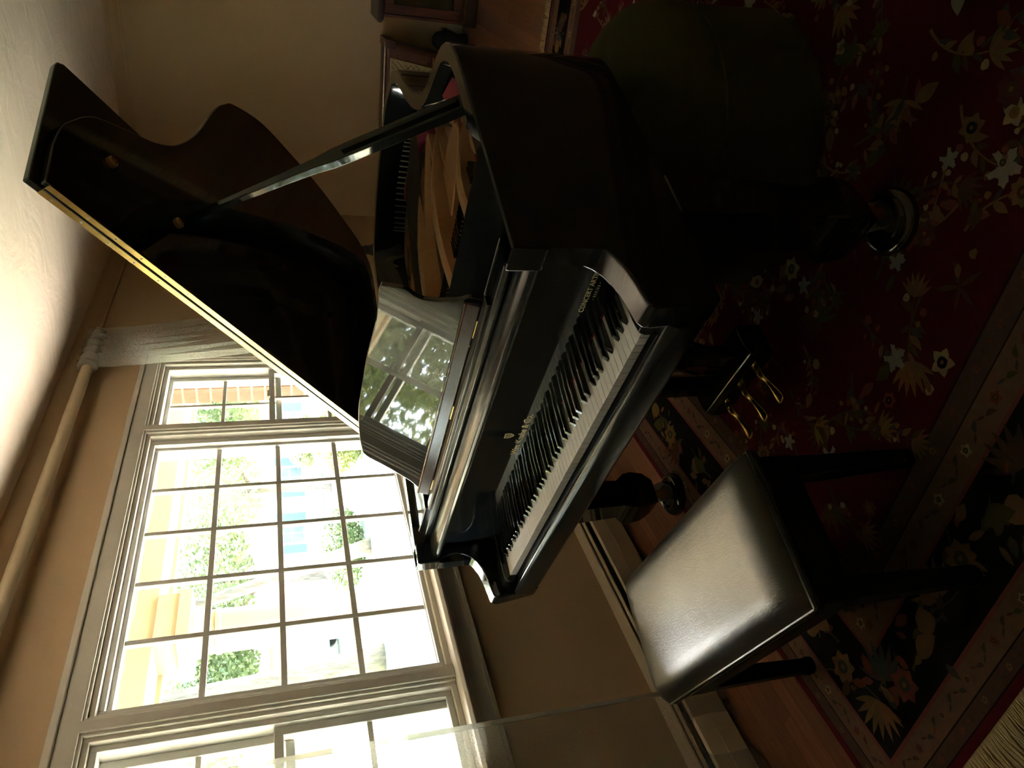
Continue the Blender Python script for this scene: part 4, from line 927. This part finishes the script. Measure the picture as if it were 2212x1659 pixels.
# ------------------------------------------------------------------ bronze lamp on a small side table behind the piano
ST = empty('side_table', (0.66, 3.80, 0)); tag(ST, 'small dark round side table in the corner behind the piano', 'table')
obj('table_top', MB().lathe([(0.002, 0.66), (0.20, 0.66), (0.206, 0.668), (0.20, 0.68), (0.002, 0.68)], seg=32), WALNUT, ST, smooth='auto')
obj('pedestal', MB().lathe([(0.035, 0.05), (0.022, 0.12), (0.018, 0.3), (0.028, 0.45), (0.018, 0.6), (0.06, 0.66)], seg=18), WALNUT, ST, smooth=True)
for k in range(3):
    a = 2*PI*k/3+0.4; obj('foot', MB().tube([(0.01*math.cos(a), 0.01*math.sin(a), 0.14), (0.10*math.cos(a), 0.10*math.sin(a), 0.09), (0.19*math.cos(a), 0.19*math.sin(a), 0.015)], 0.020, 8, 0.013), WALNUT, ST, smooth=True)
LP = empty('bronze_candlestick', (0.60, 3.77, 0.68)); tag(LP, 'dark bronze flared candlestick standing on the side table behind the piano', 'candlestick')
obj('base', MB().lathe([(0.002, 0.0), (0.135, 0.0), (0.138, 0.008), (0.128, 0.045), (0.112, 0.062), (0.070, 0.080), (0.040, 0.105), (0.030, 0.135)], seg=32), BRONZE, LP, smooth='auto')
obj('stem', MB().lathe([(0.030, 0.130), (0.036, 0.145), (0.028, 0.160), (0.022, 0.19), (0.030, 0.20), (0.002, 0.205)], seg=20), BRONZE, LP, smooth='auto')

# ------------------------------------------------------------------ outside: porch
GZ = -0.45
porch = struct('porch_floor', MB().box((-1.75, -6, GZ), (XW-0.17, 9, -0.12)), ROAD)
struct('porch_ceiling', MB().box((-1.55, -6, 2.62), (XW-0.16, 9, 2.70)), STONE)
pb_ = struct('porch_beam', MB().box((-1.55, -6, 2.20), (-1.22, 9, 2.62)).box((-1.57, -6, 2.17), (-1.50, 9, 2.22)).box((-1.24, -6, 2.52), (-1.16, 9, 2.62)).box((-1.90, -6, 2.56), (-1.55, 9, 2.66)), STONE, bev=0.006)
struct('porch_roof', MB().hexa([(-1.95, -6, 2.66), (XW-0.16, -6, 2.70), (XW-0.16, 9, 2.70), (-1.95, 9, 2.66)], [(-1.95, -6, 2.72), (XW-0.16, -6, 3.3), (XW-0.16, 9, 3.3), (-1.95, 9, 2.72)]), SHINGLE)
colm = MB().lathe([(0.17, 0.0), (0.17, 0.05), (0.19, 0.07), (0.165, 0.10), (0.15, 0.12), (0.145, 0.5), (0.135, 1.95), (0.145, 1.96), (0.145, 1.985), (0.135, 1.99), (0.135, 2.05), (0.15, 2.07), (0.165, 2.11), (0.165, 2.13), (0.002, 2.13)], seg=32).mesh('shaft')
cap = MB().box((-0.20, -0.20, 2.12), (0.20, 0.20, 2.20)).box((-0.185, -0.185, 2.19), (0.185, 0.185, 2.325)).mesh('capital')
for k, (y, lb) in enumerate(((2.30, 'round cream porch column with square capital outside the large window'), (-2.2, 'cream porch column outside beyond the sheer curtain'), (6.8, 'cream porch column at the far end of the porch'))):
    c = empty('porch_column', (-1.385, y, -0.12)); tag(c, lb, 'column', 'porch columns')
    obj('shaft', colm, STONE if k == 0 else None, c, smooth='auto'); obj('capital', cap, STONE if k == 0 else None, c, bev=0.006)
# brick veneer seen edge-on outside the far flanker
br = empty('wall_outer', (XW-0.16, SY1+0.05, 0.86)); br['kind'] = 'structure'
obj('mortar_bed', MB().box((-0.088, 0.008, 0.0), (0.0, 0.60, 1.24)), MORTAR, br)
bm_ = MB().box((-0.096, 0.0, 0.0), (-0.004, 0.195, 0.060)).mesh('brick'); bm_.materials.append(BRICK)
for k in range(17):
    for q in range(3): obj('brick', bm_, None, br, loc=(0, q*0.205-(0.1 if k % 2 and q else 0), 0.006+k*0.0725))
struct('sill_outer', MB().box((XW-0.28, OY0-0.05, 0.82), (XW-0.155, OY1+0.05, 0.884)), STONE)

# ------------------------------------------------------------------ outside: garden, trees, houses
struct('lawn', MB().box((-120, -60, GZ-0.3), (-1.75, 120, GZ)), LAWN)
struct('yard', MB().box((-1.75, -60, GZ-0.3), (60, -6, GZ)).box((-1.75, -6.1, GZ-0.3), (60, YF-0.16, GZ+0.02)).box((XR+0.14, YF-0.2, GZ-0.3), (60, 60, GZ+0.01)), LAWN)
struct('street', MB().box((-21, -60, GZ), (-13.8, 120, GZ+0.012)), ROAD)
struct('driveway', MB().box((-13.9, 9.4, GZ), (-1.9, 11.2, GZ+0.010)), ROAD)
random.seed(11)
def leaves(c, rad, n, size, flat=1.0):
    mb = MB(); vs, fs = [], []
    n = int(n*3.2); size *= 0.80
    for _ in range(n):
        while True:
            p = Vector((random.uniform(-1, 1), random.uniform(-1, 1), random.uniform(-1, 1)))
            if 0.25 < p.length < 1: break
        q = Vector((c[0]+p.x*rad[0], c[1]+p.y*rad[1], c[2]+p.z*rad[2]))
        u = Vector((random.gauss(0, 1), random.gauss(0, 1), random.gauss(0, 0.6))).normalized(); v = u.orthogonal().normalized(); s = size*random.uniform(0.6, 1.3)
        o = len(vs); vs += [q-u*s, q+v*s*0.5, q+u*s, q-v*s*0.5]; fs.append((o, o+1, o+2, o+3))
    return mb.add(vs, fs)
def tree(base, top, r, crowns, m, label, group='trees outside the window', n=900, size=0.14):
    t = empty('tree', base); tag(t, label, 'tree', group); b = Vector(base)
    mid = b.lerp(Vector(top), 0.5)+Vector((random.uniform(-0.1, 0.1), random.uniform(-0.1, 0.1), 0))
    obj('trunk', MB().tube([b-Vector((0, 0, 0.1))-b, (b.lerp(mid, 0.15))-b, mid-b, Vector(top)-b], r*1.25, 14, r*0.6), BARK, t, smooth=True)
    for c, rad in crowns:
        obj('branch', MB().tube([Vector(top)-b-Vector((0, 0, 0.4)), (Vector(top)+Vector(c))/2-b+Vector((0.1, 0, 0.1)), Vector(c)-b], r*0.35, 8, r*0.1), BARK, t, smooth=True)
    mb = MB()
    for c, rad in crowns:
        l = leaves(Vector(c)-b, rad, n, size); mb.add(l.v, l.f)
    obj('foliage', mb, m, t)
    return t
tree((-9.96, 11.66, GZ), (-11.2, 11.3, 4.2), 0.17, [((-11.4, 11.2, 6.0), (2.6, 2.6, 1.8)), ((-9.2, 12.6, 5.2), (1.8, 1.8, 1.2))], LEAF1, 'leaning tree on the lawn outside the large window', n=1500, size=0.13)
tree((-10.6, 9.0, GZ), (-10.9, 8.9, 4.6), 0.27, [((-11.0, 8.6, 6.4), (2.8, 2.8, 2.0)), ((-12.6, 7.2, 5.4), (1.8, 1.8, 1.3))], LEAF3, 'thick trunked tree on the lawn beyond the porch column', n=1500, size=0.13)
tree((-9.5, 0.6, GZ), (-9.4, 0.4, 4.0), 0.25, [((-9.4, 0.2, 5.6), (2.6, 2.8, 2.4)), ((-8.8, 2.0, 3.6), (1.8, 1.8, 1.9)), ((-8.9, -1.6, 3.4), (1.6, 1.9, 2.0)), ((-8.9, -3.4, 3.8), (1.5, 1.6, 2.0))], LEAF2, 'yellow green tree straight out from the window', n=1300, size=0.11)
tree((-13.0, -3.2, GZ), (-13.0, -3.0, 5.0), 0.3, [((-13.0, -3.0, 7.4), (3.4, 3.6, 3.0)), ((-12.0, 0.8, 6.6), (2.4, 2.6, 2.4))], LEAF1, 'tall green tree far out beyond the porch', n=900, size=0.12)
tree((-9.0, -4.6, GZ), (-9.1, -4.5, 3.4), 0.2, [((-9.2, -4.4, 4.9), (2.2, 2.4, 1.9))], LEAF3, 'small deep green tree beside the porch end', n=2200, size=0.10)
tree((-17.5, 23.0, GZ), (-17.6, 23.2, 3.0), 0.28, [((-17.6, 23.2, 4.4), (3.4, 3.4, 2.2)), ((-15.4, 25.2, 3.8), (2.2, 2.4, 1.6))], LEAF1, 'tree across the street left of the pale house', n=1500, size=0.16)
tree((-22.0, 22.5, GZ), (-22.1, 22.6, 2.8), 0.26, [((-22.0, 22.6, 4.6), (3.2, 3.2, 2.0)), ((-24.6, 20.6, 4.2), (2.4, 2.4, 1.6))], LEAF3, 'tree across the street in front of the tan house', n=1500, size=0.16)
tree((-28.0, 21.0, GZ), (-28.1, 21.1, 3.4), 0.3, [((-28.0, 21.2, 5.6), (4.0, 4.0, 2.6))], LEAF1, 'broad tree far across the street', n=1600, size=0.20)
tree((-13.5, 30.0, GZ), (-13.4, 30.1, 3.2), 0.3, [((-13.5, 30.0, 5.2), (3.4, 3.8, 2.4))], LEAF2, 'tree beyond the orange shrub across the lawn', n=1500, size=0.18)
tree((-36.0, 38.0, GZ), (-36.0, 38.0, 4.0), 0.4, [((-36.0, 38.0, 7.0), (6.0, 6.0, 3.6)), ((-28.0, 44.0, 6.0), (5.0, 5.0, 3.0))], LEAF1, 'big tree behind the houses', n=1500, size=0.30)
def shrub(c, rad, m, label, n=900, size=0.09):
    s = empty('shrub', (c[0], c[1], GZ)); tag(s, label, 'shrub', 'garden shrubs')
    obj('stem', MB().tube([(0, 0, -0.05), (0.03, 0.02, rad[2]*0.8)], 0.05, 8, 0.02), BARK, s)
    obj('foliage', leaves((0, 0, rad[2]*0.9), rad, n, size), m, s)
shrub((-11.2, 12.9), (1.0, 1.1, 0.55), LEAF3, 'rounded deep green shrub beside the leaning tree')
shrub((-8.7, 14.3), (1.0, 1.0, 0.6), LEAF2, 'yellow green shrub left of the leaning tree')
ORNG = leafmat('leaf_orange', srgb(206, 148, 92), srgb(224, 176, 120))
shrub((-10.6, 16.3), (0.8, 0.8, 0.55), ORNG, 'orange leaved shrub on the lawn')
shrub((-19.0, 28.0), (1.4, 1.0, 0.9), LEAF1, 'green shrub under the house windows', size=0.13)
shrub((-27.5, 24.6), (1.2, 1.0, 0.9), LEAF3, 'deep green shrub beside the tan house', size=0.13)
def house(loc, rz, wx, dy, hz, m, label, shut):
    h = empty('house', loc, rz); tag(h, label, 'house', 'houses across the street')
    obj('wall', MB().box((-wx/2, -dy/2, 0), (wx/2, dy/2, hz)), m, h)
    obj('roof', MB().prism([(-dy/2-0.5, hz-0.05), (dy/2+0.5, hz-0.05), (0, hz+2.2)], 'x', -wx/2-0.4, wx/2+0.4), SHINGLE, h)
    for k in range(4):
        x = -wx/2+wx*(k+0.5)/4
        f = obj('window', MB().box((x-0.55, -dy/2-0.08, 0.9), (x+0.55, -dy/2+0.02, 2.2)), WHITEP, h)
        for a in (-1, 1):
            for b in (0, 1): obj('pane', MB().box((x+(a-1)*0.24+0.02, -dy/2-0.10, 0.98+b*0.6), (x+(a-1)*0.24+0.46, -dy/2-0.07, 1.54+b*0.6)), DARKGL, f)
            if shut: obj('shutter', MB().box((x+a*0.78-0.2, -dy/2-0.09, 0.85), (x+a*0.78+0.2, -dy/2-0.01, 2.25)), shut, f)
    d = obj('door', MB().box((wx/8-0.5, -dy/2-0.07, 0), (wx/8+0.5, -dy/2+0.02, 2.1)), WHITEP, h)
    obj('chimney', MB().box((wx/4-0.4, 0.2, hz+0.6), (wx/4+0.4, 1.0, hz+3.0)), BRICK, h)
house((-23.5, 33.0, GZ), 0.72, 11, 7, 2.9, SIDING, 'pale house with teal shutters across the street', TEAL)
house((-36.5, 27.0, GZ), 0.85, 10, 7, 2.9, SIDING2, 'tan sided house across the street', None)
cr = empty('parked_car', (-22.6, 18.4, GZ+0.012), 1.35); tag(cr, 'blue grey car parked across the street', 'car')
obj('body', MB().prism([(-2.1, 0.35), (-2.15, 0.75), (-1.2, 0.88), (-0.6, 1.38), (0.8, 1.40), (1.5, 0.95), (2.1, 0.85), (2.15, 0.35)], 'y', -0.85, 0.85), CARP, cr, bev=0.05)
obj('side_window', MB().prism([(-1.0, 0.92), (-0.52, 1.31), (0.72, 1.33), (1.25, 0.95)], 'y', -0.865, 0.865), DARKGL, cr)
for x in (-1.35, 1.35):
    for y in (-0.8, 0.8): obj('wheel', MB().lathe([(0.02, -0.1), (0.32, -0.1), (0.34, 0), (0.32, 0.1), (0.02, 0.1)], seg=18).xf(Matrix.Translation((x, y, 0.33)) @ Matrix.Rotation(PI/2, 4, 'X')), TYRE, cr, smooth='auto')
